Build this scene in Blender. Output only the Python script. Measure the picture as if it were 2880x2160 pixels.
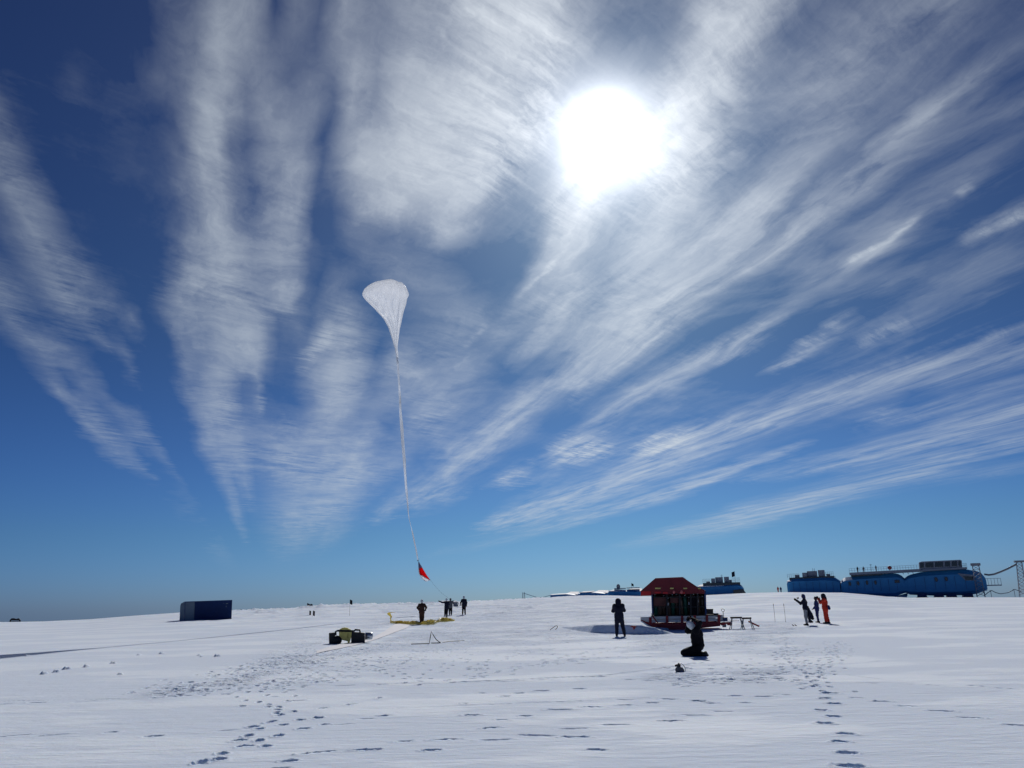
import bpy, bmesh, math, random
import numpy as np
from mathutils import Vector, Matrix
for _o in list(bpy.data.objects): bpy.data.objects.remove(_o)
SC = bpy.context.scene; COL = SC.collection
R = math.radians
# ------------------------------------------------------------------ camera
FPX = 2240.0; PITCH = R(15.2); ROLL = R(1.25); EYE = 1.75
cam_d = bpy.data.cameras.new('camera'); cam = bpy.data.objects.new('camera', cam_d); COL.objects.link(cam)
cam_d.sensor_width = 36.0; cam_d.lens = 36.0*FPX/2880.0; cam_d.clip_start = 0.1; cam_d.clip_end = 60000
CM = Matrix.Translation((0, 0, EYE)) @ Matrix.Rotation(R(90)+PITCH, 4, 'X') @ Matrix.Rotation(-ROLL, 4, 'Z')
cam.matrix_world = CM; SC.camera = cam
C3 = np.array(CM.to_3x3())
def ray(px, py):
    """direction seen at a point of the 2880x2160 photograph (numpy arrays allowed)"""
    px = np.asarray(px, float); py = np.asarray(py, float)
    v = np.stack([(px-1440)/FPX, (1080-py)/FPX, -np.ones_like(px)], -1)
    d = v @ C3.T
    return d/np.linalg.norm(d, axis=-1, keepdims=True)
def to_px(p):
    v = (np.asarray(p, float)-np.array([0, 0, EYE])) @ C3
    return 1440-FPX*v[..., 0]/v[..., 2], 1080+FPX*v[..., 1]/v[..., 2]
# ------------------------------------------------------------------ sun, sky
sd = ray(1699, 382); SUN_EL = math.asin(sd[2]); SUN_AZ = math.atan2(sd[0], sd[1])
sun_d = bpy.data.lights.new('sun', 'SUN'); sun = bpy.data.objects.new('sun', sun_d); COL.objects.link(sun)
sun_d.energy = 3.15; sun_d.angle = R(0.53); sun_d.color = (1.0, 0.955, 0.90)
sun.rotation_euler = Vector(sd).to_track_quat('Z', 'Y').to_euler(); sun.location = (0, 0, 60)
SC.view_settings.view_transform = 'Standard'; SC.view_settings.look = 'None'
SC.view_settings.exposure = 0.0; SC.view_settings.gamma = 1.0; SC.view_settings.use_curve_mapping = False
SC.cycles.max_bounces = 6; SC.cycles.transparent_max_bounces = 12
W = bpy.data.worlds.new('World'); SC.world = W; W.use_nodes = True
WT = W.node_tree; WT.nodes.clear()
class NG:
    def __init__(s, t): s.t = t
    def n(s, typ, ins=None, **kw):
        nd = s.t.nodes.new(typ)
        for k, v in kw.items(): setattr(nd, k, v)
        for k, v in (ins or {}).items(): s.set(nd.inputs[k], v)
        return nd
    def set(s, sock, v):
        if isinstance(v, bpy.types.NodeSocket): s.t.links.new(v, sock)
        else: sock.default_value = v
    def m(s, op, a, b=None, c=None, clamp=False):
        nd = s.t.nodes.new('ShaderNodeMath'); nd.operation = op; nd.use_clamp = clamp
        s.set(nd.inputs[0], a)
        if b is not None: s.set(nd.inputs[1], b)
        if c is not None: s.set(nd.inputs[2], c)
        return nd.outputs[0]
    def v(s, op, a, b=None):
        nd = s.t.nodes.new('ShaderNodeVectorMath'); nd.operation = op
        s.set(nd.inputs[0], a)
        if b is not None: s.set(nd.inputs[1], b)
        return nd.outputs['Value'] if op in ('DOT_PRODUCT', 'LENGTH', 'DISTANCE') else nd.outputs['Vector']
    def xyz(s, x, y, z=0.0): return s.n('ShaderNodeCombineXYZ', {0: x, 1: y, 2: z}).outputs[0]
    def noise(s, vec, scale, detail=4, rough=0.55, dist=0.0, out='Fac', dim='3D'):
        nd = s.n('ShaderNodeTexNoise', {'Scale': scale, 'Detail': detail, 'Roughness': rough, 'Distortion': dist}, noise_dimensions=dim)
        if vec is not None: s.set(nd.inputs['Vector'], vec)
        return nd.outputs[out]
    def mr(s, x, a, b, c=0.0, d=1.0, smooth=True):
        nd = s.n('ShaderNodeMapRange', {'Value': x, 'From Min': a, 'From Max': b, 'To Min': c, 'To Max': d})
        if smooth: nd.interpolation_type = 'SMOOTHSTEP'
        return nd.outputs[0]
    def mix(s, f, a, b, mode='MIX'):
        nd = s.n('ShaderNodeMix', data_type='RGBA', blend_type=mode)
        s.set(nd.inputs['Factor'], f)
        A = [i for i in nd.inputs if i.name == 'A' and i.type == 'RGBA'][0]; B = [i for i in nd.inputs if i.name == 'B' and i.type == 'RGBA'][0]
        s.set(A, a); s.set(B, b)
        return [o for o in nd.outputs if o.type == 'RGBA'][0]
g = NG(WT)
tc = g.n('ShaderNodeTexCoord'); DIR = tc.outputs['Generated']
sky = g.n('ShaderNodeTexSky', sky_type='NISHITA', sun_disc=False, sun_elevation=SUN_EL, sun_rotation=SUN_AZ,
          altitude=0, air_density=1.0, dust_density=0.35, ozone_density=3.0)
sepd = g.n('ShaderNodeSeparateXYZ', {0: DIR})
zc = g.m('MAXIMUM', sepd.outputs[2], 0.0)
ss = g.n('ShaderNodeSeparateColor', {0: sky.outputs[0]})
def grade(ch, k, p): return g.m('MULTIPLY', g.m('POWER', g.m('MULTIPLY', ss.outputs[ch], 0.05), p), k*10)
hz_ = g.mr(zc, 0.0, 0.30, 1.15, 1.04)
skyc = g.xyz(g.m('MULTIPLY', grade(0, .285, 1.30), hz_), g.m('MULTIPLY', grade(1, .64, 1.46), hz_), g.m('MULTIPLY', grade(2, .80, 1.3), g.m('MULTIPLY', g.mr(zc, 0.0, 0.36, 1.55, 1.02), g.mr(zc, 0.0, 0.09, 1.32, 1.0))))
# clouds: bands of cirrus that run towards one point of the horizon. Each table row is a distance from that
# point, each column a bearing round it; the strokes are (x, y, half width, strength) read off the photograph.
VP = ray(745, 1702); VAZ = math.atan2(VP[0], VP[1])
EF = np.array([math.sin(VAZ), math.cos(VAZ), 0]); ER = np.array([math.cos(VAZ), -math.sin(VAZ), 0])
ST = [
 [(512,-60,34,.6),(500,60,40,.62),(486,177,42,.6),(440,275,40,.6),(438,354,48,.62),(460,433,55,.68),(470,551,62,.72),(478,650,72,.72),(490,740,66,.7),(480,811,48,.62),(470,880,42,.6),(490,950,40,.6),(525,1000,26,.55),(532,1050,12,.35)],
 [(380,-60,30,.22),(420,60,60,.3),(430,200,40,.25),(450,330,30,.3)],
 [(560,120,40,.28),(590,260,45,.33),(600,400,55,.42),(600,520,55,.5),(610,640,40,.5),(640,700,22,.4)],
 [(640,-60,25,.3),(650,100,22,.35),(655,200,20,.3),(640,300,22,.35),(640,400,22,.35),(630,500,25,.42)],
 [(540,700,30,.5),(548,780,22,.5),(555,840,12,.45)],
 [(400,560,20,.3),(395,700,22,.3),(405,790,14,.2),(415,850,14,.3),(440,920,18,.3),(470,1010,18,.35),(500,1060,14,.35),(522,1150,9,.32)],
 [(560,940,30,.5),(610,970,32,.5),(640,1000,25,.45)],
 [(740,700,40,.52),(730,770,58,.62),(735,840,50,.68),(720,900,40,.6),(690,960,60,.48),(680,1020,85,.5),(660,1080,80,.55),(650,1130,55,.55),(620,1185,40,.35),(600,1215,22,.15)],
 [(790,930,35,.42),(770,1000,40,.45),(730,1070,40,.42)],
 [(745,-60,30,.5),(740,60,32,.5),(745,180,34,.5),(760,280,45,.52),(790,370,55,.55),(830,430,50,.5)],
 [(880,-60,90,.3),(860,80,70,.33),(870,220,70,.5),(880,330,75,.58)],
 [(1050,-60,110,.62),(1030,80,110,.66),(1000,200,110,.68),(960,320,100,.68),(930,410,80,.62),(960,480,60,.5)],
 [(1180,-40,90,.6),(1160,100,90,.62),(1120,220,80,.6),(1060,350,60,.55),(1000,440,45,.45)],
 [(860,560,30,.2),(930,640,45,.3),(1020,700,45,.28),(1060,640,30,.2)],
 [(760,480,30,.22),(800,540,35,.25),(860,560,30,.22)],
 [(730,600,30,.2),(760,660,18,.2)],
 [(860,760,28,.4),(880,830,45,.5),(930,860,42,.45),(900,920,30,.3),(850,1000,30,.32)],
 [(960,740,50,.22),(1000,830,50,.25),(960,940,45,.3)],
 [(1260,420,70,.6),(1240,520,60,.6),(1215,620,55,.62),(1180,700,42,.6),(1150,745,26,.5),(1110,770,18,.35)],
 [(1190,540,22,.3),(1130,630,18,.35),(1100,700,22,.3),(1060,760,22,.2)],
 [(1690,-60,70,.42),(1620,60,60,.45),(1560,220,70,.55),(1500,360,90,.6),(1440,470,90,.66),(1400,570,75,.68),(1360,650,65,.68),(1300,730,58,.68),(1240,790,42,.6),(1180,830,28,.45),(1120,890,34,.62),(1060,950,34,.58),(1000,990,36,.5),(950,1040,26,.45),(880,1060,24,.25)],
 [(1560,-60,60,.45),(1540,60,55,.52),(1500,160,60,.6),(1470,300,60,.7)],
 [(1640,420,35,.42),(1570,520,45,.5),(1480,600,45,.55),(1400,700,40,.5),(1330,780,30,.5),(1270,820,22,.35)],
 [(2290,20,45,.22),(2212,90,36,.27),(2034,236,36,.42),(1877,374,36,.52),(1760,465,34,.54),(1680,530,30,.48),(1600,590,26,.42),(1520,650,26,.42),(1450,700,22,.35)],
 [(2050,-60,120,.28),(1900,80,110,.3),(1780,220,80,.32),(1690,350,65,.42),(1620,470,45,.4)],
 [(2290,190,34,.16),(2100,350,36,.2),(1960,460,34,.22),(1850,530,26,.2)],
 [(1992,452,6,.42),(1945,498,9,.5),(1890,538,10,.55),(1840,560,8,.4),(1815,574,5,.3)],
 [(2075,412,7,.3),(2110,392,7,.34)],
 [(2080,530,10,.3),(2115,508,15,.4),(2150,490,8,.3),(2230,450,14,.3)],
 [(2080,600,25,.14),(2150,570,35,.16),(2230,560,30,.16)],
 [(1700,560,30,.15),(1760,600,35,.18),(1900,600,30,.15),(2100,640,30,.12)],
 [(1700,670,14,.25),(1640,715,20,.4),(1560,762,22,.42),(1450,812,24,.4),(1360,860,22,.4),(1290,910,20,.36),(1240,950,12,.32),(1180,985,10,.2)],
 [(1830,675,16,.3),(1800,710,14,.34),(1740,765,10,.34),(1670,800,5,.25)],
 [(1710,725,16,.28),(1690,760,12,.2)],
 [(1850,730,10,.2),(1920,690,14,.16),(1960,740,10,.2),(1970,690,8,.15)],
 [(1200,985,16,.38),(1260,975,30,.5),(1320,960,22,.42)],
 [(1075,1045,10,.28),(1120,1020,18,.42),(1180,1040,14,.2)],
 [(1380,975,14,.4),(1430,940,20,.52),(1470,950,16,.4),(1500,930,14,.3)],
 [(1400,900,16,.2),(1440,880,22,.14)],
 [(2290,700,20,.2),(2212,745,24,.26),(2110,765,28,.38),(1980,800,30,.45),(1840,845,28,.52),(1700,885,30,.6),(1600,925,32,.62),(1500,965,36,.64),(1400,1010,36,.62),(1300,1055,32,.56),(1200,1090,30,.58),(1120,1115,26,.58),(1065,1130,16,.5)],
 [(2290,740,10,.3),(2212,775,10,.36),(2110,810,10,.4),(1995,848,11,.4)],
 [(2290,790,8,.3),(2212,815,8,.36),(2034,872,10,.38),(1900,925,9,.3)],
 [(1916,888,7,.38),(1837,911,7,.34)],
 [(2290,862,30,.52),(2212,888,30,.54),(2034,940,28,.54),(1877,985,24,.48),(1760,1005,15,.36),(1650,1025,12,.32)],
 [(1740,962,6,.36),(1620,995,9,.46),(1523,1030,11,.52),(1444,1065,12,.5),(1330,1100,10,.48),(1230,1130,8,.4),(1150,1152,6,.3),(1030,1182,5,.28),(920,1196,4,.2)],
 [(1600,1010,10,.35),(1500,1050,10,.35),(1400,1085,8,.3)],
 [(2290,925,12,.46),(2212,950,14,.5),(2034,1003,16,.54),(1900,1040,17,.56),(1780,1070,18,.6),(1640,1108,20,.62),(1540,1135,17,.58),(1444,1158,14,.52),(1360,1178,9,.36),(1310,1188,5,.2)],
 [(1590,1098,8,.4),(1550,1112,8,.35)],
 [(1620,1132,6,.3),(1500,1162,5,.25),(1640,1128,5,.2)],
 [(2290,985,4,.2),(2212,1005,4,.24),(2040,1045,4,.2),(1960,1062,3,.1)],
 [(-60,230,50,.38),(0,360,44,.44),(40,430,36,.40),(90,510,34,.38),(130,570,36,.30),(150,640,36,.26),(175,700,22,.22)],
 [(-60,560,32,.26),(0,645,30,.3),(50,725,26,.3),(95,780,20,.35),(135,840,12,.38),(175,895,11,.44),(215,950,13,.42),(262,990,15,.36),(300,1005,10,.3),(345,1030,8,.26)],
 [(0,450,40,.14),(60,560,50,.15),(110,680,40,.14)],
 [(130,760,18,.28),(190,820,18,.3),(235,870,14,.26),(290,930,14,.26),(320,980,8,.25)],
 [(196,884,6,.3),(250,930,12,.34),(280,965,10,.28)],
 [(190,680,24,.26),(228,745,12,.34),(243,770,8,.34)],
 [(190,620,34,.22),(250,660,24,.24),(310,720,11,.3)],
 [(260,760,9,.25),(280,800,9,.15)],
 [(330,640,10,.24),(365,685,13,.3),(400,735,12,.28)],
 [(290,880,10,.26),(320,930,12,.28),(350,985,9,.22),(380,1030,10,.1)],
 [(60,280,7,.1),(115,330,9,.16),(160,340,5,.16)],
 [(70,290,8,.14),(100,350,10,.12)],
 [(320,140,18,.1),(380,170,12,.2),(400,190,8,.15)],
 [(200,90,14,.07),(220,125,8,.12),(130,200,10,.08),(160,250,14,.12)],
 [(395,1090,30,.1),(430,1110,14,.17),(450,1090,6,.2)],
 [(485,1195,13,.3),(480,1220,9,.3),(468,1245,6,.18)],
 [(830,1100,14,.34),(880,1080,20,.3),(950,1078,22,.3),(1010,1070,14,.15)],
 [(700,1165,16,.26),(730,1150,16,.18)],
 [(760,1010,20,.3),(820,1030,22,.3)],
]
HOLES = [[(690,60,20,.75),(690,250,22,.8),(690,400,24,.8),(690,520,24,.75),(670,620,20,.8),(664,700,16,.7)],
         [(600,830,18,.8),(620,800,26,.85),(650,740,18,.6),(610,870,18,.7)],
         [(1130,440,44,.72),(1110,520,52,.85),(1075,600,40,.85),(1060,640,20,.6)],
         [(820,720,14,.8),(808,800,10,.8),(800,870,8,.6)],
         [(520,820,6,.5),(516,860,8,.5),(545,880,20,.4)],
         [(1580,400,30,.4),(1550,450,25,.4),(1700,240,40,.4),(1560,250,12,.3)],
         [(1620,600,16,.6),(1480,690,12,.4),(1740,530,12,.4)]]
def field(x, y):
    out = np.zeros_like(x)
    def stroke(s):
        b = np.zeros_like(x)
        seg = list(zip(s[:-1], s[1:]))
        for (x0, y0, w0, a0), (x1, y1, w1, a1) in seg:
            dx, dy = x1-x0, y1-y0
            t = np.clip(((x-x0)*dx+(y-y0)*dy)/(dx*dx+dy*dy+1e-6), 0, 1)
            d = np.hypot(x-x0-t*dx, y-y0-t*dy); w = np.maximum(w0+(w1-w0)*t, 8.0); a = a0+(a1-a0)*t
            b = np.maximum(b, a*np.exp(-np.power(d/(w*1.0), 2.1)*0.8))
        return b
    for s in ST: out = 1-(1-out)*(1-stroke(s)*0.72)
    for s in HOLES: out = out*(1-stroke(s))
    return out
NR = 33; RMAX = R(66)
SETS = [(R(4), R(32)), (R(32), R(82)), (R(82), R(150))]
def table(th, rr):
    th, rr = np.meshgrid(th, rr, indexing='ij')
    d = (np.cos(rr)[..., None]*EF + np.sin(rr)[..., None]*(np.cos(th)[..., None]*ER + np.sin(th)[..., None]*np.array([0, 0, 1.])))
    px, py = to_px(d*1e4 + np.array([0, 0, EYE]))
    return field(px*0.76806, py*0.76806)
df = g.v('DOT_PRODUCT', DIR, tuple(EF)); dr = g.v('DOT_PRODUCT', DIR, tuple(ER)); dz = g.m('MAXIMUM', sepd.outputs[2], 0.012)
pu = g.m('DIVIDE', df, dz); pv = g.m('DIVIDE', dr, dz)
warpn = g.n('ShaderNodeTexNoise', {'Vector': g.xyz(g.m('MULTIPLY', pu, 1.1), g.m('MULTIPLY', pv, 2.2), 3.3), 'Scale': 1.6, 'Detail': 5, 'Roughness': 0.62})
wv = g.v('SUBTRACT', warpn.outputs['Color'], (0.5, 0.5, 0.5))
ws = g.n('ShaderNodeSeparateXYZ', {0: wv})
th = g.m('ARCTAN2', sepd.outputs[2], dr)
rr = g.m('ARCTAN2', g.m('SQRT', g.m('ADD', g.m('MULTIPLY', dr, dr), g.m('MULTIPLY', sepd.outputs[2], sepd.outputs[2]))), df)
ca, sa = math.cos(R(58)), math.sin(R(58))
cu = g.m('ADD', g.m('MULTIPLY', pu, ca), g.m('MULTIPLY', pv, sa)); cv = g.m('SUBTRACT', g.m('MULTIPLY', pv, ca), g.m('MULTIPLY', pu, sa))
bend = g.v('SUBTRACT', g.n('ShaderNodeTexNoise', {'Vector': g.xyz(pu, pv, 7.7), 'Scale': 0.85, 'Detail': 2, 'Roughness': 0.5}).outputs['Color'], (0.5, 0.5, 0.5))
wsc = g.v('SCALE', g.v('ADD', g.v('MULTIPLY', wv, (0.55, 0.55, 0.0)), g.v('MULTIPLY', bend, (1.1, 1.1, 0.0))))
WT.links.new(g.mr(zc, 0.05, 0.45, 0.30, 1.0), wsc.node.inputs['Scale'])
n1 = g.noise(g.v('ADD', g.xyz(g.m('MULTIPLY', pu, 0.5), g.m('MULTIPLY', pv, 3.0), 0.0), wsc), 2.4, 10, 0.62)
n2 = g.noise(g.v('ADD', g.xyz(g.m('MULTIPLY', cu, 1.5), g.m('MULTIPLY', cv, 5.6), 5.0), wsc), 2.5, 12, 0.70)
n3 = g.noise(g.v('ADD', g.xyz(pu, pv, 9.0), wsc), 3.4, 10, 0.66)
thw = g.mr(th, R(5), R(60), 0.012, 0.10)
patch = g.mr(g.noise(g.xyz(pu, pv, 21.0), 1.3, 2), 0.38, 0.64, 0.05, 1.0)
n2c = g.m('MULTIPLY', g.m('SUBTRACT', n2, 0.5), patch)
feather = g.m('MULTIPLY', n2c, g.m('MULTIPLY', thw, 0.8))
th = g.m('ADD', g.m('MULTIPLY_ADD', ws.outputs[0], thw, th), feather)
rr = g.m('ADD', g.m('MULTIPLY_ADD', ws.outputs[1], 0.09, rr), g.m('MULTIPLY', n2c, 0.10))
ri = g.m('MULTIPLY', rr, (NR-1)/RMAX)
hats = []
for k in range(0, NR, 3):
    hats.append(g.xyz(*[g.m('SUBTRACT', 1.0, g.m('ABSOLUTE', g.m('SUBTRACT', ri, float(k+j))), clamp=True) for j in range(3)]))
total = None
for (a, b) in SETS:
    tab = table(np.linspace(a, b, 32), np.linspace(0, RMAX, NR))
    fac = g.m('DIVIDE', g.m('SUBTRACT', th, a), b-a)
    part = None
    for k in range(0, NR, 3):
        rp = g.n('ShaderNodeValToRGB', {0: fac}); cr = rp.color_ramp; cr.interpolation = 'LINEAR'
        for i in range(32):
            p = i/31.0
            if i == 0: e = cr.elements[0]; e.position = 0
            elif i == 31: e = cr.elements[-1]; e.position = 1
            else: e = cr.elements.new(p)
            e.color = (*[float(tab[i, k+j]) for j in range(3)], 1)
        dp = g.v('DOT_PRODUCT', rp.outputs[0], hats[k//3])
        part = dp if part is None else g.m('ADD', part, dp)
    inside = g.m('MULTIPLY', g.m('GREATER_THAN', fac, 0.0), g.m('LESS_THAN', fac, 1.0 if b < R(140) else 9.0))
    part = g.m('MULTIPLY', part, inside)
    total = part if total is None else g.m('ADD', total, part)
# fibres: one set drawn out along the bands, one combed across them
crossw = g.mr(th, R(26), R(56))
nn = g.m('ADD', g.m('MULTIPLY', n1, g.m('MULTIPLY_ADD', crossw, -0.70, 0.82)), g.m('MULTIPLY', g.m('ADD', n2c, 0.5), g.m('MULTIPLY_ADD', crossw, 0.46, 0.02)))
nn = g.m('ADD', nn, g.m('MULTIPLY', n3, g.m('MULTIPLY_ADD', crossw, 0.24, 0.16)))
n4a = g.noise(g.v('ADD', g.xyz(g.m('MULTIPLY', cu, 3.2), g.m('MULTIPLY', cv, 20.0), 2.0), g.v('MULTIPLY', wsc, (3.0, 3.0, 0.0))), 2.2, 5, 0.6)
n4b = g.noise(g.v('ADD', g.xyz(g.m('MULTIPLY', pu, 0.9), g.m('MULTIPLY', pv, 9.0), 2.0), g.v('MULTIPLY', wsc, (1.5, 1.5, 0.0))), 2.2, 5, 0.6)
fin = g.m('ADD', g.m('MULTIPLY', g.m('SUBTRACT', n4a, 0.5), g.m('MULTIPLY', crossw, 0.34)), g.m('MULTIPLY', g.m('SUBTRACT', n4b, 0.5), g.m('MULTIPLY_ADD', crossw, -0.34, 0.46)))
nn = g.m('ADD', g.m('SUBTRACT', nn, 0.5), g.m('MULTIPLY', fin, g.m('MULTIPLY_ADD', patch, 0.55, 0.08)))
al = g.m('ADD', total, g.m('MULTIPLY', nn, g.m('MULTIPLY', g.mr(total, 0.0, 0.40), 1.75)))
veil = g.m('MULTIPLY', g.mr(g.noise(g.v('ADD', g.xyz(g.m('MULTIPLY', pu, 0.8), pv, 33.0), wsc), 1.4, 8, 0.6), 0.42, 0.75), g.m('MULTIPLY', g.mr(zc, 0.10, 0.30), g.mr(g.v('DOT_PRODUCT', DIR, tuple(sd)), 0.80, 0.99, 0.02, 0.20)))
al = g.m('ADD', al, veil)
# small separate tufts: (x0, y0, x1, y1, half width, strength, comb)
DWARP = g.v('ADD', DIR, g.v('MULTIPLY', wv, (0.045, 0.045, 0.045)))
def tuft(x0, y0, x1, y1, w, a, comb=0.0):
    A, B = ray(x0*1.302, y0*1.302), ray(x1*1.302, y1*1.302); c = A+B; c /= np.linalg.norm(c); u = B-A; L = np.linalg.norm(u)/2; u /= 2*L; v_ = np.cross(c, u); w = w*1.302/FPX
    dd = DWARP
    a_ = g.m('DIVIDE', g.m('SUBTRACT', g.v('DOT_PRODUCT', dd, tuple(u)), float(c @ u)), L*1.05); b_ = g.m('DIVIDE', g.m('SUBTRACT', g.v('DOT_PRODUCT', dd, tuple(v_)), float(c @ v_)), w)
    e = g.m('ADD', g.m('POWER', g.m('ABSOLUTE', a_), 4.0), g.m('POWER', g.m('ABSOLUTE', b_), 2.0))
    e = g.m('MULTIPLY', g.m('EXPONENT', g.m('MULTIPLY', e, -1.1)), g.m('GREATER_THAN', g.v('DOT_PRODUCT', DIR, tuple(c)), 0.5))
    return g.m('MULTIPLY', e, g.m('MULTIPLY_ADD', g.mr(n2, 0.42, 0.58), comb, a-comb*0.5))
for tf in [(1985, 460, 1905, 530, 7, .52, .2), (1910, 525, 1818, 570, 8, .5, .3), (2070, 418, 2100, 398, 8, .34, .2), (2085, 528, 2140, 500, 14, .42, .3), (2150, 498, 2240, 450, 12, .3, .3),
           (1195, 985, 1325, 962, 26, .5, .75), (1068, 1045, 1145, 1022, 15, .42, .6), (1385, 975, 1495, 925, 20, .5, .6), (1700, 770, 1835, 680, 12, .34, .3), (1660, 800, 1740, 765, 4, .3, 0), (1860, 735, 1975, 690, 16, .2, .3),
           (1120, 650, 1215, 540, 7, .3, .2), (1240, 950, 1185, 985, 6, .22, 0), (1000, 745, 1045, 700, 8, .2, .2), (648, 800, 700, 720, 16, .35, .5), (1010, 765, 985, 800, 6, .2, 0)]:
    al = g.m('ADD', al, g.m('MULTIPLY', tuft(*tf), 0.55))
al = g.m('MULTIPLY_ADD', nn, g.mr(zc, 0.06, 0.3, 0.0, 0.35), al)
al = g.mr(al, 0.03, 1.05, 0.0, 1.0, smooth=False)
al = g.m('MAXIMUM', g.m('MULTIPLY', al, g.mr(zc, 0.03, 0.10)), 0.0)
mu = g.v('DOT_PRODUCT', DIR, tuple(sd)); ang = g.m('ARCCOSINE', g.m('MINIMUM', mu, 0.999999))
def gl(k, w, p=1.0): return g.m('MULTIPLY', g.m('EXPONENT', g.m('MULTIPLY', g.m('POWER', g.m('DIVIDE', ang, w), p), -1.0)), k)
wide = gl(1.0, 0.42); 
cloudc = g.v('MULTIPLY', g.xyz(g.m('MULTIPLY_ADD', wide, 5.6, 3.5), g.m('MULTIPLY_ADD', wide, 5.4, 4.2), g.m('MULTIPLY_ADD', wide, 5.3, 4.9)), (1.0, 1.0, 1.0))
comp = g.mix(al, skyc, cloudc)
core = g.m('ADD', gl(14.0, 0.053, 2.0), gl(60.0, 0.026, 2.0))
halo = g.m('ADD', gl(5.5, 0.075), gl(0.9, 0.26))
glow = g.m('ADD', core, g.m('MULTIPLY', halo, g.m('MULTIPLY_ADD', al, 0.7, 0.65)))
comp = g.v('ADD', comp, g.v('MULTIPLY', g.xyz(glow, glow, glow), (0.97, 0.985, 1.0)))
bg = g.n('ShaderNodeBackground', {'Color': comp, 'Strength': 0.1})
WT.links.new(bg.outputs[0], g.n('ShaderNodeOutputWorld').inputs[0])

# ------------------------------------------------------------------ materials
def mat(name, base, rough=0.7, metal=0.0, var=0.12, scale=6.0, bump=0.0, spec=0.35, coords='Object', stretch=(1, 1, 1), translucent=0.0, alpha=1.0):
    m = bpy.data.materials.new(name); m.use_nodes = True; t = m.node_tree; t.nodes.clear(); q = NG(t)
    c = q.n('ShaderNodeTexCoord').outputs[coords]
    c = q.v('MULTIPLY', c, stretch)
    nf = q.noise(c, scale, 5, 0.6)
    k = q.mr(nf, 0.25, 0.75, 1-var, 1+var, smooth=False)
    colr = q.v('MULTIPLY', q.xyz(k, k, k), tuple(base[:3]))
    b = q.n('ShaderNodeBsdfPrincipled', {'Base Color': colr, 'Roughness': rough, 'Metallic': metal, 'Specular IOR Level': spec, 'Alpha': alpha})
    if bump: q.set(b.inputs['Normal'], q.n('ShaderNodeBump', {'Height': nf, 'Strength': 0.6, 'Distance': bump}).outputs[0])
    o = b.outputs[0]
    if translucent:
        tr = q.n('ShaderNodeBsdfTranslucent', {'Color': colr})
        o = q.n('ShaderNodeMixShader', {0: translucent, 1: o, 2: tr.outputs[0]}).outputs[0]
    t.links.new(o, q.n('ShaderNodeOutputMaterial').inputs[0]); return m
M = {}
def mk(k, *a, **kw): M[k] = mat(k, *a, **kw)
mk('red_paint', (0.30, 0.018, 0.022), 0.45, var=0.2, scale=3)
mk('bright_red_cloth', (0.50, 0.022, 0.028), 0.7, var=0.15, scale=3)
mk('dark_red_cloth', (0.16, 0.016, 0.024), 0.65, var=0.2, scale=2)
mk('grey_board', (0.66, 0.66, 0.63), 0.7, var=0.2, scale=3, stretch=(1, 6, 6))
mk('dark_wood', (0.045, 0.036, 0.034), 0.8, var=0.3, scale=4)
mk('red_brown_board', (0.11, 0.040, 0.034), 0.8, var=0.3, scale=3)
mk('black_metal', (0.012, 0.012, 0.016), 0.5, var=0.2)
mk('grey_metal', (0.20, 0.21, 0.23), 0.4, 0.6, var=0.2)
mk('light_metal', (0.50, 0.52, 0.55), 0.35, 0.7, var=0.15)
mk('brown_cylinder', (0.085, 0.055, 0.042), 0.4, var=0.2, scale=3)
mk('green_paint', (0.012, 0.085, 0.060), 0.45, var=0.15)
mk('white_plastic', (0.72, 0.73, 0.74), 0.35, var=0.08)
mk('pink_rubber', (0.62, 0.16, 0.15), 0.5, var=0.1)
mk('navy_paint', (0.010, 0.036, 0.145), 0.5, var=0.2, scale=1.5)
mk('blue_grey_panel', (0.16, 0.21, 0.26), 0.6, var=0.15, scale=1)
mk('station_blue', (0.035, 0.25, 0.52), 0.55, var=0.10, scale=0.25)
mk('station_grey', (0.24, 0.27, 0.32), 0.6, var=0.15, scale=0.6)
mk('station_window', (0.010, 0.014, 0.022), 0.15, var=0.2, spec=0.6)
mk('black_cloth', (0.006, 0.006, 0.010), 0.85, var=0.25, scale=9, bump=0.012, spec=0.15)
mk('dark_navy_cloth', (0.011, 0.013, 0.030), 0.8, var=0.25, scale=9, bump=0.012, spec=0.2)
mk('navy_cloth', (0.016, 0.028, 0.115), 0.8, var=0.2, scale=9, bump=0.012, spec=0.2)
mk('brown_cloth', (0.060, 0.028, 0.022), 0.8, var=0.2, scale=9, bump=0.012, spec=0.2)
mk('grey_cloth', (0.13, 0.13, 0.14), 0.8, var=0.2, scale=9, bump=0.010, spec=0.2)
mk('mid_grey_cloth', (0.26, 0.27, 0.29), 0.8, var=0.2, scale=9, bump=0.010, spec=0.2)
mk('orange_red_cloth', (0.55, 0.040, 0.022), 0.75, var=0.15, scale=9, bump=0.012, spec=0.2)
mk('white_cloth', (0.62, 0.65, 0.68), 0.7, var=0.08, scale=6)
mk('skin', (0.36, 0.19, 0.13), 0.5, var=0.08, scale=12)
mk('boot_rubber', (0.012, 0.012, 0.014), 0.6, var=0.2)
mk('yellow_film', (0.80, 0.70, 0.27), 0.35, var=0.2, scale=7, bump=0.03, translucent=0.6)
mk('pale_yellow_cover', (0.80, 0.73, 0.24), 0.6, var=0.15, scale=5, bump=0.01, translucent=0.25)
mk('cream_sheet', (0.74, 0.755, 0.80), 0.8, var=0.05, scale=2)
mk('bamboo', (0.10, 0.08, 0.06), 0.7, var=0.2)
mk('snow_and_sheen', (0.86, 0.88, 0.90), 0.75, var=0.04, scale=3, bump=0.01)  # lying snow, also the painted sheen on the shelter cover
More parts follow.
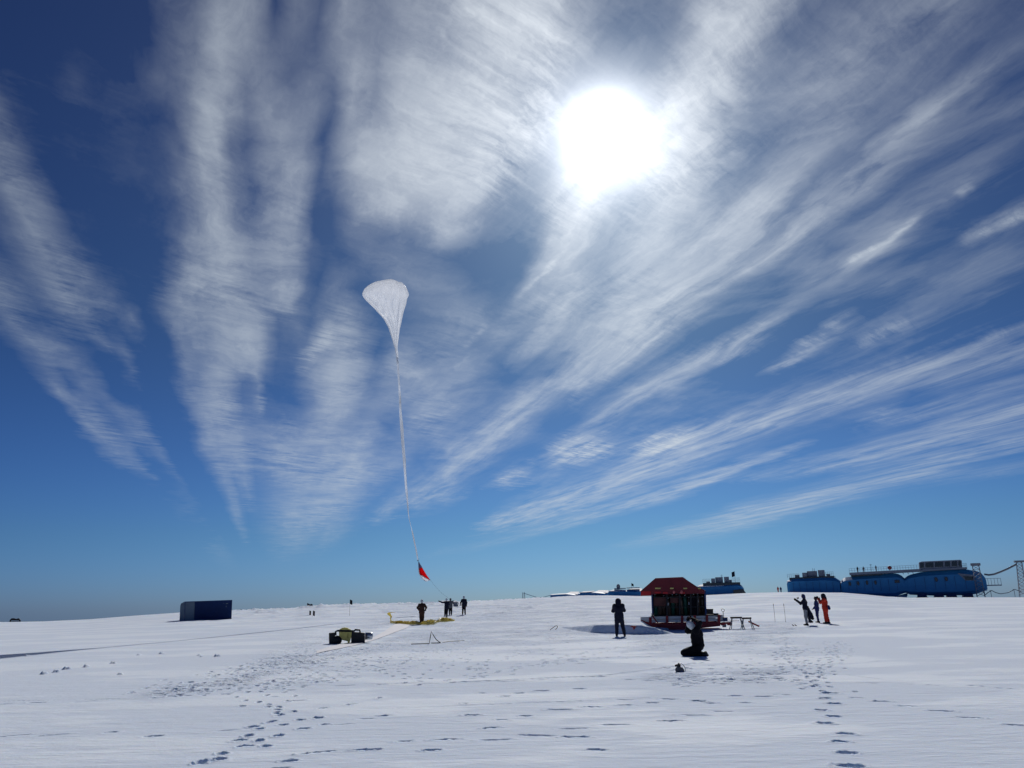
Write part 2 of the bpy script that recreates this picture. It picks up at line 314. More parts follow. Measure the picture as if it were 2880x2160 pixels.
# ------------------------------------------------------------------ helpers
def tag(o, label=None, cat=None, group=None, kind=None):
    if label: o['label'] = label
    if cat: o['category'] = cat
    if group: o['group'] = group
    if kind: o['kind'] = kind
    return o
class MB:
    def __init__(s): s.v = []; s.f = []; s.sm = []
    def add(s, vs, fs, smooth=False):
        n = len(s.v); s.v += [tuple(map(float, p)) for p in vs]
        for f in fs: s.f.append(tuple(i+n for i in f)); s.sm.append(smooth)
        return s
    def box(s, c, d, rot=None):
        hx, hy, hz = d[0]/2, d[1]/2, d[2]/2
        vs = [Vector((x*hx, y*hy, z*hz)) for x in (-1, 1) for y in (-1, 1) for z in (-1, 1)]
        if rot is not None:
            mm = Matrix.Rotation(rot[2], 3, 'Z') @ Matrix.Rotation(rot[1], 3, 'Y') @ Matrix.Rotation(rot[0], 3, 'X')
            vs = [mm @ p for p in vs]
        vs = [p+Vector(c) for p in vs]
        return s.add(vs, [(0, 1, 3, 2), (4, 6, 7, 5), (0, 4, 5, 1), (2, 3, 7, 6), (0, 2, 6, 4), (1, 5, 7, 3)])
    def prism(s, poly, y0, y1, axis='y'):
        """outline (a, b) drawn out along one axis"""
        n = len(poly)
        if axis == 'y': A = [(a, y0, b) for a, b in poly]; B = [(a, y1, b) for a, b in poly]
        elif axis == 'x': A = [(y0, a, b) for a, b in poly]; B = [(y1, a, b) for a, b in poly]
        else: A = [(a, b, y0) for a, b in poly]; B = [(a, b, y1) for a, b in poly]
        fs = [tuple(range(n)), tuple(range(2*n-1, n-1, -1))]+[(i, i+n, (i+1) % n+n, (i+1) % n) for i in range(n)]
        return s.add(A+B, fs)
    def tube(s, pts, r, seg=8, cap=True, smooth=True):
        pts = [Vector(p) for p in pts]; rs = r if hasattr(r, '__len__') else [r]*len(pts)
        rings = []; up = None
        for i, p in enumerate(pts):
            d = (pts[min(i+1, len(pts)-1)]-pts[max(i-1, 0)]).normalized()
            if up is None: up = Vector((0, 0, 1)) if abs(d.z) < 0.9 else Vector((1, 0, 0))
            a = d.cross(up)
            if a.length < 1e-4: a = d.cross(Vector((0, 1, 0.3)))
            a.normalize(); b = a.cross(d).normalized(); up = b
            rings.append([p+(a*math.cos(2*math.pi*k/seg)+b*math.sin(2*math.pi*k/seg))*rs[i] for k in range(seg)])
        vs = [q for rg in rings for q in rg]; fs = []
        for i in range(len(pts)-1):
            for k in range(seg): fs.append((i*seg+k, i*seg+(k+1) % seg, (i+1)*seg+(k+1) % seg, (i+1)*seg+k))
        s.add(vs, fs, smooth)
        if cap: s.add(rings[0], [tuple(range(seg-1, -1, -1))]); s.add(rings[-1], [tuple(range(seg))])
        return s
    def lathe(s, prof, c=(0, 0, 0), seg=16, axis='z', smooth=True):
        vs = []
        for r, h in prof:
            for k in range(seg):
                a = 2*math.pi*k/seg; x, y = r*math.cos(a), r*math.sin(a)
                p = (x, y, h) if axis == 'z' else ((h, x, y) if axis == 'x' else (x, h, y))
                vs.append((p[0]+c[0], p[1]+c[1], p[2]+c[2]))
        fs = [(i*seg+k, i*seg+(k+1) % seg, (i+1)*seg+(k+1) % seg, (i+1)*seg+k) for i in range(len(prof)-1) for k in range(seg)]
        return s.add(vs, fs, smooth)
    def grid(s, P, smooth=True, closed=False):
        """P[i][j] -> quads"""
        n, m = len(P), len(P[0]); vs = [q for r in P for q in r]
        fs = [(i*m+j, (i+1)*m+j, (i+1)*m+(j+1) % m, i*m+(j+1) % m) for i in range(n-1) for j in range(m if closed else m-1)]
        return s.add(vs, fs, smooth)
    def build(s, name, m, parent=None, loc=None, bevel=0.0, solid=0.0):
        me = bpy.data.meshes.new(name); me.from_pydata(s.v, [], s.f)
        me.polygons.foreach_set('use_smooth', s.sm); me.materials.append(M[m] if isinstance(m, str) else m); me.update()
        o = bpy.data.objects.new(name, me); COL.objects.link(o)
        if parent is not None: o.parent = parent
        if loc is not None: o.location = loc
        bm = bmesh.new(); bm.from_mesh(me); bmesh.ops.recalc_face_normals(bm, faces=bm.faces); bm.to_mesh(me); bm.free()
        if solid: md = o.modifiers.new('thickness', 'SOLIDIFY'); md.thickness = solid; md.offset = 0
        if bevel: md = o.modifiers.new('bevel', 'BEVEL'); md.width = bevel; md.segments = 2; md.limit_method = 'ANGLE'
        return o
def empty(name, loc, rz=0.0, label=None, cat=None, group=None):
    o = bpy.data.objects.new(name, None); COL.objects.link(o); o.location = loc; o.rotation_euler = (0, 0, rz)
    o.empty_display_size = 0.2
    return tag(o, label, cat, group)
def copy_thing(root, loc, rz, label):
    r = root.copy(); COL.objects.link(r); r.location = loc; r.rotation_euler = (0, 0, rz); r['label'] = label
    for ch in list(root.children):
        c = ch.copy(); COL.objects.link(c); c.parent = r
        for gch in list(ch.children):
            d = gch.copy(); COL.objects.link(d); d.parent = c
    return r
# ------------------------------------------------------------------ ground
rng = np.random.default_rng(7)
SKYL = np.array([(-1200, 1752), (0, 1750), (120, 1748), (250, 1742), (400, 1730), (520, 1722), (654, 1718), (720, 1715), (833, 1710), (900, 1703), (981, 1701),
 (1048, 1699), (1181, 1698), (1240, 1695), (1360, 1691), (1500, 1683), (1549, 1680), (1624, 1675), (1712, 1674.5), (1832, 1677), (1984, 1674), (2101, 1668),
 (2211, 1665.5), (2370, 1667), (2433, 1672), (2496, 1678), (2560, 1681), (2655, 1680), (2880, 1680), (4200, 1672)], float)
_d = ray(SKYL[:, 0], SKYL[:, 1]); SK_AZ = np.arctan2(_d[:, 0], _d[:, 1]); SK_T = _d[:, 2]/np.hypot(_d[:, 0], _d[:, 1])
def vnoise(x, y, seed=0):
    xi = np.floor(x).astype(np.int64); yi = np.floor(y).astype(np.int64); fx = x-xi; fy = y-yi
    def hsh(a, b):
        n = (a*374761393+b*668265263+seed*974711) & 0x7fffffff; n = ((n ^ (n >> 13))*1274126177) & 0x7fffffff
        return ((n ^ (n >> 16)) & 0xffff)/65535.0
    fx = fx*fx*(3-2*fx); fy = fy*fy*(3-2*fy)
    return (hsh(xi, yi)*(1-fx)+hsh(xi+1, yi)*fx)*(1-fy)+(hsh(xi, yi+1)*(1-fx)+hsh(xi+1, yi+1)*fx)*fy-0.5
def fbm(x, y, seed=0, o=4):
    s = 0; a = 1.0
    for i in range(o): s = s+a*vnoise(x*2**i+i*17.3, y*2**i-i*9.1, seed+i); a *= 0.5
    return s
def sstep(a, b, x): t = np.clip((x-a)/(b-a), 0, 1); return t*t*(3-2*t)
def gpx(px, py):
    """point of the plain z = 0 seen at a photograph point"""
    d = ray(px, py); t = -EYE/d[..., 2]; return d[..., 0]*t, d[..., 1]*t
BANKS = [  # foot of the bank (px), height at each point, width of the face, fall-off behind
    ([(1560, 1764, 0), (1600, 1771, .14), (1660, 1780, .40), (1730, 1783, .46), (1800, 1785, .44), (1850, 1784, .30), (1900, 1782, .0)], 0.30, 3.4),
]
BK = []
for pts, w, L in BANKS:
    P = np.array([((a, b, h) if a < -5 else (*gpx(a, b), h)) for a, b, h in pts], float); BK.append((P, w, L))
def ground_h(x, y):
    x = np.asarray(x, float); y = np.asarray(y, float)
    az = np.arctan2(x, y); d = np.hypot(x, y)
    front = np.clip(np.cos(az)*1.5, 0, 1)
    T = np.interp(az, SK_AZ, SK_T); RC = 150.0
    crest = EYE+RC*T
    t = sstep(42, RC, d); z = crest*t*np.minimum(1, d/RC*0.25+0.75)
    over = np.maximum(d-RC, 0)
    zf = crest+over*T-over*0.0011-np.maximum(d-420, 0)*0.0045
    z = np.where(d > RC, zf, z)
    z = z+0.05*fbm(x*0.05, y*0.05, 3)*sstep(14, 60, d)+0.009*fbm(x*0.45+y*0.1, y*1.2, 5)*np.clip(1.5-d/60, 0, 1)
    rough = sstep(60, 95, d)*(1-sstep(170, 260, d))*(1-sstep(0.0, 0.12, az))*sstep(-.42, -.25, az)
    lum = np.maximum(fbm(x*0.55, y*0.35, 11)-0.16, 0)*(0.25+1.1*np.maximum(fbm(x*0.05, y*0.03, 13)+0.1, 0))
    z = z+rough*lum*1.0
    for P, w, L in BK:
        best = np.zeros_like(z)
        m = (np.hypot(x-P[:, 0].mean(), y-P[:, 1].mean()) < 4.5*L+np.ptp(P[:, 0]))
        if not np.any(m): continue
        xs, ys = x[m], y[m]; bd = np.full(xs.shape, 1e9); hh = np.zeros(xs.shape)
        for (x0, y0, h0), (x1, y1, h1) in zip(P[:-1], P[1:]):
            dx, dy = x1-x0, y1-y0; t = np.clip(((xs-x0)*dx+(ys-y0)*dy)/(dx*dx+dy*dy), 0, 1)
            dd = np.hypot(xs-x0-t*dx, ys-y0-t*dy); sgn = np.sign(dx*(ys-y0)-dy*(xs-x0)); h = h0+(h1-h0)*t
            new = dd < bd; bd = np.where(new, dd, bd); hh = np.where(new, h*(sgn > 0), hh)
        best_m = hh*np.minimum(bd/(w*np.maximum(hh, .05)/P[:, 2].max()+.02), 1)**0.85*np.exp(-np.maximum(bd-w, 0)/L)
        z[m] = z[m]+best_m
    return z
def gp(px, py):
    """point of the ground (with its height) seen at a photograph point"""
    d = ray(px, py); lo = 3.0
    ts = 3.0*1.004**np.arange(1400); P = d[None, :]*ts[:, None]; hz = ground_h(P[:, 0], P[:, 1])
    below = np.nonzero(P[:, 2]+EYE < hz)[0]
    t = ts[below[0]] if len(below) else 150.0
    if len(below) and below[0] > 0:
        a, b = ts[below[0]-1], t
        for _ in range(20):
            c = (a+b)/2
            if d[2]*c+EYE < ground_h(np.array([d[0]*c]), np.array([d[1]*c]))[0]: b = c
            else: a = c
        t = b
    return np.array([d[0]*t, d[1]*t, d[2]*t+EYE])
def at(px, py, dist):
    """point at a given distance over the ground"""
    d = ray(px, py); t = dist/math.hypot(d[0], d[1]); return np.array([d[0]*t, d[1]*t, d[2]*t+EYE])
class Fr:
    """frame at a ground point: local x to the right, y away from the viewer, s = metres per photograph pixel"""
    def __init__(s, px, py, dist=None, sink=0.0):
        p = gp(px, py) if dist is None else at(px, py, dist)
        s.p = Vector(p); s.p.z -= sink; s.rz = -math.atan2(p[0], p[1]); s.px = px; s.py = py
        depth = (Vector(p)-Vector((0, 0, EYE))).dot(Vector(-CM.to_3x3().col[2])); s.s = depth/FPX; s.d = math.hypot(p[0], p[1])
        s.e = np.array([math.cos(s.rz), math.sin(s.rz), 0.0]); s.nn = np.array([-math.sin(s.rz), math.cos(s.rz), 0.0])
    def xz(s, px, py, y=0.0):
        """local x, z of a photograph point on the upright plane through the frame"""
        d = ray(px, py); o = np.array([0, 0, EYE]); P0 = np.array(s.p)
        t = ((P0-o) @ s.nn + y)/(d @ s.nn); q = o+d*t-P0
        return (float(q @ s.e), float(q[2]))
# footprints and drag marks: (x, y, heading, half length, half width, depth)
MK = []
def prints(pts, step=0.36, spread=0.13, n=1, jit=0.05, L=0.14, Wd=0.055, dep=0.042, drag=0.0, keep=0.8):
    P = np.array([gpx(a, b) for a, b in pts]); seg = np.hypot(*np.diff(P, axis=0).T); tot = seg.sum(); cum = np.r_[0, np.cumsum(seg)]
    for w in range(n):
        off = (w-(n-1)/2)*0.45; s = rng.uniform(0, step); k = 0
        while s < tot:
            x = np.interp(s, cum, P[:, 0]); y = np.interp(s, cum, P[:, 1]); i = min(np.searchsorted(cum, s, 'right')-1, len(seg)-1)
            a = math.atan2(P[i+1, 1]-P[i, 1], P[i+1, 0]-P[i, 0]); sd_ = spread*(1 if k % 2 else -1)+off+rng.normal(0, jit)
            if rng.random() < keep:
                MK.append((x-math.sin(a)*sd_, y+math.cos(a)*sd_, a+rng.normal(0, 0.15), L*rng.uniform(.85, 1.15)+drag*rng.random(), Wd*rng.uniform(.85, 1.2), dep*rng.uniform(.7, 1.25)))
            s += step*rng.uniform(.85, 1.15); k += 1
def scatter(poly, n, L=0.13, Wd=0.055, dep=0.035, head=None):
    n = int(n*1.15); dep = min(dep, .044)
    P = np.array([gpx(a, b) for a, b in poly]); c = 0; lo, hi = P.min(0), P.max(0)
    while c < n:
        x, y = rng.uniform(lo, hi); ins = False; j = len(P)-1
        for i in range(len(P)):
            if (P[i, 1] > y) != (P[j, 1] > y) and x < (P[j, 0]-P[i, 0])*(y-P[i, 1])/(P[j, 1]-P[i, 1])+P[i, 0]: ins = not ins
            j = i
        if not ins: continue
        a = rng.uniform(0, math.pi) if head is None else head+rng.normal(0, .35)
        MK.append((x, y, a, L*rng.uniform(.7, 1.3), Wd*rng.uniform(.7, 1.3), dep*rng.uniform(.6, 1.3))); c += 1
K = 1.302
def D(*pts): return [(a*K, b*K) for a, b in pts]
def marks(lst, L, Wd, dep, cross=False):
    """single marks (px, py, width in px) lying across the view"""
    for a, b, w in lst:
        x, y = gpx(a*K, b*K); dist = math.hypot(x, y); ln = w*K*dist/FPX/2
        MK.append((float(x), float(y), -math.atan2(x, y)+rng.normal(0, .14), ln*rng.uniform(.75, 1.05), Wd*rng.uniform(.6, 1.2), dep*rng.uniform(.45, 1.0) if ln > .22 else dep))
# the walked line at the lower right
marks([(1793,1497,32),(1783,1508,28),(1803,1520,28),(1776,1534,30),(1801,1547,34),(1783,1562,34),(1826,1586,36),(1817,1603,38),(1830,1627,42),(1838,1655,62),(1925,1690,70)], .2, .10, .075)
prints(D((1790,1495),(1740,1470),(1715,1430),(1695,1395),(1680,1370)), .40, .16, 2, .12, dep=.06)
prints(D((1765,1465),(1800,1420),(1815,1395),(1795,1385)), .42, .15, 2, .1, dep=.055)
prints(D((1740,1475),(1700,1440),(1690,1400)), .45, .15, 1, .12, dep=.05)
# the trail at the lower left and up to the launch gear
marks([(648,1555,26),(655,1575,30),(598,1543,26),(686,1551,24),(652,1576,26),(515,1600,34),(528,1612,36),(470,1640,36),(440,1645,34),(575,1612,26),(600,1590,22),(560,1575,26),(545,1570,24),(480,1628,26),(430,1650,30),(610,1566,24),(535,1590,26),(560,1600,24)], .2, .10, .07)
prints(D((330,1500),(420,1480),(520,1450),(620,1420),(700,1400)), .34, .18, 4, .2, dep=.055)
prints(D((330,1502),(480,1490),(600,1478),(640,1470)), .5, .2, 2, .2, dep=.05)
prints(D((560,1440),(700,1420),(800,1392)), .34, .18, 4, .22, dep=.05)
prints(D((600,1545),(570,1520),(580,1490),(640,1465),(760,1440),(820,1418)), .42, .16, 2, .12, dep=.06)
prints(D((780,1435),(870,1460),(960,1475),(1010,1465)), .42, .15, 1, .08, dep=.05)
prints(D((560,1560),(760,1520),(860,1490),(950,1445),(1010,1420)), .55, .14, 1, .06, dep=.06)
scatter(D((600,1400),(860,1385),(900,1420),(700,1450),(560,1460)), 130)
scatter(D((320,1490),(420,1470),(440,1500),(330,1510)), 30, dep=.07)
scatter(D((400,1470),(640,1410),(660,1440),(430,1510)), 50)
prints(D((520,1452),(640,1432),(760,1412)), .36, .2, 3, .22); prints(D((640,1478),(760,1452),(880,1425),(960,1402)), .38, .2, 3, .22)
scatter(D((860,1388),(1010,1380),(1040,1410),(880,1432)), 50); scatter(D((640,1440),(900,1412),(930,1436),(760,1470),(600,1480)), 70); scatter(D((380,1485),(660,1460),(680,1490),(420,1508)), 40)
prints(D((1010,1465),(1120,1440),(1260,1425),(1400,1418)), .42, .16, 2, .16); prints(D((1450,1480),(1600,1468),(1740,1476)), .40, .18, 2, .16)
scatter(D((1670,1400),(1830,1395),(1800,1450),(1760,1500),(1700,1470)), 70); scatter(D((1560,1380),(1700,1375),(1720,1400),(1600,1410)), 50)
# long wind-cut and drag marks in rows
marks([(1020,1545,52),(1085,1555,30),(1135,1547,30),(1210,1533,60),(1280,1527,60),(1355,1523,50),(1410,1518,36),(1510,1514,40),(1590,1503,34)], .2, .065, .06)
marks([(1070,1598,80),(1160,1588,100),(1240,1574,86),(1330,1565,70),(1450,1557,74),(1500,1545,70),(1560,1536,60),(1240,1592,64),(870,1602,50),(960,1598,66),(790,1620,56),(690,1625,76),(625,1643,40),(1060,1572,50),(930,1621,44)], .2, .06, .06)
marks([(1350,1511,50),(1450,1510,44),(1540,1519,44),(1610,1518,40),(1650,1504,44),(1690,1500,40)], .2, .06, .05)
marks([(1905,1515,40),(1960,1525,40),(2035,1536,46),(2095,1550,50),(2195,1566,50),(2270,1582,50),(1850,1507,30)], .2, .06, .055)
marks([(1740,1470,60),(1880,1475,50),(1960,1478,46),(2010,1480,50),(2110,1482,50),(2170,1487,40)], .2, .05, .035)
marks([(790,1553,50),(830,1546,44),(740,1565,60),(700,1565,20),(590,1505,28),(640,1513,36),(490,1578,60),(240,1582,40),(110,1588,70),(20,1590,60),(330,1590,40),(1000,1520,24),(600,1660,60),(80,1518,40),(190,1515,60),(10,1521,40),(330,1508,44),(1290,1620,60),(1150,1680,60)], .2, .05, .05)
marks([(740,1481,60),(840,1478,60),(930,1477,50),(1000,1474,44),(1100,1472,70),(1180,1469,60)], .2, .05, .04)
marks([(1120,1497,30),(1170,1492,40),(1090,1504,26),(1250,1488,34),(1040,1497,20)], .2, .07, .05)
marks([(1290,1462,50),(1360,1468,26),(1400,1470,26),(1430,1468,22),(1490,1470,22),(1540,1470,40),(1590,1468,24),(1640,1468,26),(1680,1466,34)], .2, .07, .05)
# chunks of thrown snow
LP = [(122,1452,12,.05),(145,1446,16,.05),(187,1441,12,.05),(245,1433,10,.05),(350,1412,10,.05),(300,1415,8,.04),(96,1456,14,.05),(470,1418,14,.05),(430,1416,6,.05),(436,1419,6,.04),(60,1417,9,.04),(260,1457,9,.04)]
# round the people and the gear
scatter(D((1100,1375),(1400,1372),(1450,1410),(1200,1440),(1100,1420)), 60, dep=.04)
scatter(D((1400,1370),(1700,1365),(1760,1400),(1640,1440),(1400,1430)), 90, dep=.045)
scatter(D((1440,1440),(1660,1430),(1700,1475),(1450,1480)), 70, dep=.045)
prints(D((1130,1440),(1200,1425),(1290,1405),(1400,1390)), .45, .15, 2, .15, dep=.045)
prints(D((1000,1440),(1060,1425),(1130,1412),(1180,1400)), .42, .15, 2, .15, dep=.05)
scatter(D((1010,1440),(1060,1430),(1050,1460),(1000,1465)), 16, dep=.05)
scatter(D((880,1400),(1200,1380),(1200,1405),(900,1425)), 40, dep=.035)
TRACKS = [  # faint vehicle and ski lines: pts, half width, depth
    (D((1780,1350),(1900,1352),(2050,1358),(2260,1353)), .10, .05), (D((1800,1335),(2000,1340),(2250,1348)), .12, .05), (D((2000,1370),(2260,1364)), .08, .03),
    (D((1830,1458),(1860,1462),(1900,1467)), .05, .03), (D((0,1515),(330,1508)), .05, .02), (D((640,1480),(1000,1474),(1300,1460),(1440,1442),(1500,1433)), .09, .035),
    (D((1730,1440),(1800,1438),(1900,1428)), .06, .02), (D((860,1530),(1100,1520),(1400,1508)), .06, .015)]
TRK = [(np.array([gpx(a, b) for a, b in pts]), w, dp) for pts, w, dp in TRACKS]
def ring_rows():
    r = [0.6]
    while r[-1] < 9000:
        d = r[-1]
        s = 0.25 if d < 6.5 else (0.026 if d < 11 else (0.0026*d if d < 110 else (0.006*d if d < 320 else 0.06*d)))
        r.append(d+s)
    return np.array(r)
rows = ring_rows(); HF = R(37)
fine = np.arange(-HF, HF, 0.00115); coarse = np.linspace(HF, 2*math.pi-HF, 110)
azs = np.concatenate([fine, coarse[:-1] if False else coarse[:-1]])
NRW, NA = len(rows), len(azs)
X = rows[:, None]*np.sin(azs)[None]; Y = rows[:, None]*np.cos(azs)[None]
Z = ground_h(X.copy(), Y.copy())
tram = np.zeros_like(Z)
def window(x, y, rad):
    d = math.hypot(x, y); a = math.atan2(x, y)
    i0, i1 = np.searchsorted(rows, d-rad), np.searchsorted(rows, d+rad); da = rad/max(d, .5)
    j0, j1 = np.searchsorted(fine, a-da), np.searchsorted(fine, a+da)
    return slice(i0, i1+1), slice(j0, j1+1)
for (x, y, a, L, Wd, dep) in MK:
    si, sj = window(x, y, max(L, Wd)*2.0)
    xx, yy = X[si, sj]-x, Y[si, sj]-y
    if xx.size == 0: continue
    u = (xx*math.cos(a)+yy*math.sin(a))/L; v = (-xx*math.sin(a)+yy*math.cos(a))/Wd
    u = u+0.25*vnoise(xx*9+x*3, yy*9+y*5, 77); v = v+0.35*vnoise(xx*9-x*5, yy*9+y*3, 78)
    q = np.sqrt(np.abs(u)**2.4+v*v)
    Z[si, sj] += -dep*(1-sstep(0.45, 1.1, q))*(0.95+.25*vnoise(xx*18+y, yy*18, 81))+dep*0.22*np.exp(-((q-1.30)/0.26)**2)*(0.3+1.6*np.maximum(vnoise(xx*16+x, yy*16+y, 79), 0)+1.4*np.maximum(vnoise(xx*34+x, yy*34+y, 80), 0))
for P, w, dp in TRK:
    for (x0, y0), (x1, y1) in zip(P[:-1], P[1:]):
        cx, cy = (x0+x1)/2, (y0+y1)/2; hl = math.hypot(x1-x0, y1-y0)/2
        si, sj = window(cx, cy, hl+0.6); xx, yy = X[si, sj], Y[si, sj]
        dx, dy = x1-x0, y1-y0; t = np.clip(((xx-x0)*dx+(yy-y0)*dy)/(dx*dx+dy*dy), 0, 1); dd = np.hypot(xx-x0-t*dx, yy-y0-t*dy)/w
        Z[si, sj] += dp*(-(1-sstep(.5, 1.1, dd))+.5*np.exp(-((dd-1.3)/.3)**2))*(0.55+0.9*vnoise(xx*1.2, yy*1.2, 5))
for a, b, w, h in LP:
    x, y = gpx(a*K, b*K); si, sj = window(x, y, .5); xx, yy = X[si, sj]-x, Y[si, sj]-y; s_ = w*K*math.hypot(x, y)/FPX/2
    Z[si, sj] += 2.2*h*np.maximum(1-(np.abs(xx)/s_)**2-(yy/.10)**2, 0)**.5*(0.7+.8*vnoise(xx*20, yy*20, 9))
# trampled ground: one soft-edged patch per stroke (display px), amount
TP = [((620,1425),(720,1398),(860,1378),(1000,1375),(1200,1365),(1400,1345),26), ((700,1400),(900,1345),(1050,1335),(1250,1345),30), ((830,1330),(1100,1322),10), ((1400,1385),(1560,1380),(1700,1360),16), ((1430,1465),(1660,1455),16),((330,1500),(520,1470),(700,1420),12),((1600,1352),(1660,1352),10)]
Pxx, Pyy = to_px(np.stack([X[:, :len(fine)], Y[:, :len(fine)], np.zeros_like(X[:, :len(fine)])], -1)); Pxx /= K; Pyy /= K
for tp in TP:
    wv_ = tp[-1]; pts = tp[:-1]; b = np.zeros_like(Pxx)
    for (x0, y0), (x1, y1) in zip(pts[:-1], pts[1:]):
        dx, dy = x1-x0, y1-y0; t = np.clip(((Pxx-x0)*dx+(Pyy-y0)*dy)/(dx*dx+dy*dy), 0, 1); b = np.maximum(b, np.exp(-((Pxx-x0-t*dx)/(wv_*2.5))**2-((Pyy-y0-t*dy)/wv_)**2))
    tram[:, :len(fine)] = np.maximum(tram[:, :len(fine)], b)
_t = tram*(0.65+0.9*vnoise(X*1.3, Y*1.3, 31)+.3*vnoise(X*4, Y*4, 33)); tram = np.clip(_t, 0, 1)
for (x0, y0), (x1, y1) in zip([(880, 1834), (985, 1808), (1080, 1784)], [(985, 1808), (1080, 1784), (1140, 1764)]):
    a_, b_ = gpx(x0, y0), gpx(x1, y1); dx, dy = b_[0]-a_[0], b_[1]-a_[1]; t_ = np.clip(((X-a_[0])*dx+(Y-a_[1])*dy)/(dx*dx+dy*dy), 0, 1)
    tram = tram*sstep(.9, 1.7, np.hypot(X-a_[0]-t_*dx, Y-a_[1]-t_*dy))
Z += tram*(0.05*fbm(X*3.1, Y*3.1, 41, 3))
co = np.stack([X, Y, Z], -1).reshape(-1, 3)
co = np.vstack([[0, 0, float(Z[0].mean())], co])
i, j = np.meshgrid(np.arange(NRW-1), np.arange(NA), indexing='ij'); jn = (j+1) % NA
quads = np.stack([i*NA+j, (i+1)*NA+j, (i+1)*NA+jn, i*NA+jn], -1).reshape(-1, 4)+1
tris = np.stack([np.zeros(NA, int), 1+np.arange(NA), 1+(np.arange(NA)+1) % NA], -1)
me = bpy.data.meshes.new('snow_ground'); nq, nt = len(quads), len(tris)
me.vertices.add(len(co)); me.vertices.foreach_set('co', co.astype(np.float32).ravel())
me.loops.add(nq*4+nt*3); me.loops.foreach_set('vertex_index', np.concatenate([quads[:, ::-1].ravel(), tris[:, ::-1].ravel()]).astype(np.int32))
me.polygons.add(nq+nt); me.polygons.foreach_set('loop_start', np.concatenate([np.arange(nq)*4, nq*4+np.arange(nt)*3]).astype(np.int32))
me.polygons.foreach_set('use_smooth', np.ones(nq+nt, bool)); me.update(calc_edges=True)
at_ = me.attributes.new('trample', 'FLOAT', 'POINT'); at_.data.foreach_set('value', np.r_[0, tram.ravel()].astype(np.float32))
m = bpy.data.materials.new('snow'); m.use_nodes = True; t = m.node_tree; t.nodes.clear(); q = NG(t)
P_ = q.n('ShaderNodeTexCoord').outputs['Object']; tr_ = q.n('ShaderNodeAttribute', attribute_name='trample').outputs['Fac']
crust = q.noise(q.v('MULTIPLY', P_, (0.13, 0.24, 0.1)), 1.0, 7, 0.62); cr_ = q.mr(crust, 0.47, 0.56)
fine_ = q.noise(q.v('MULTIPLY', P_, (1.0, 2.6, 1.0)), 2.4, 6, 0.62); grain = q.noise(P_, 38.0, 3, 0.6)
lump = q.noise(q.v('MULTIPLY', P_, (1, 1, 1)), 5.5, 5, 0.7)
colr = q.mix(cr_, (0.675, 0.77, 0.90, 1), (0.75, 0.84, 0.955, 1))
colr = q.mix(q.m('MULTIPLY', tr_, 0.35), colr, (0.59, 0.69, 0.85, 1))
ridge = q.mr(q.noise(q.v('MULTIPLY', P_, (0.55, 2.4, 1.0)), 1.0, 7, 0.6), 0.46, 0.60)
hgt = q.m('ADD', q.m('ADD', q.m('MULTIPLY', fine_, 0.030), q.m('ADD', q.m('MULTIPLY', cr_, 0.010), q.m('MULTIPLY', ridge, 0.006))), q.m('ADD', q.m('MULTIPLY', grain, 0.0040), q.m('MULTIPLY', q.m('MULTIPLY', lump, tr_), 0.16)))
bmp = q.n('ShaderNodeBump', {'Height': hgt, 'Strength': 0.8, 'Distance': 1.0})
pb = q.n('ShaderNodeBsdfPrincipled', {'Base Color': colr, 'Roughness': q.mr(cr_, 0, 1, 0.95, 0.85), 'Specular IOR Level': q.mr(cr_, 0, 1, 0.02, 0.10), 'Subsurface Weight': 0.35, 'Subsurface Radius': (0.7, 1.0, 1.4), 'Subsurface Scale': 0.05, 'Normal': bmp.outputs[0]})
t.links.new(pb.outputs[0], q.n('ShaderNodeOutputMaterial').inputs[0]); me.materials.append(m)
go = bpy.data.objects.new('snow_ground', me); COL.objects.link(go); tag(go, kind='structure')

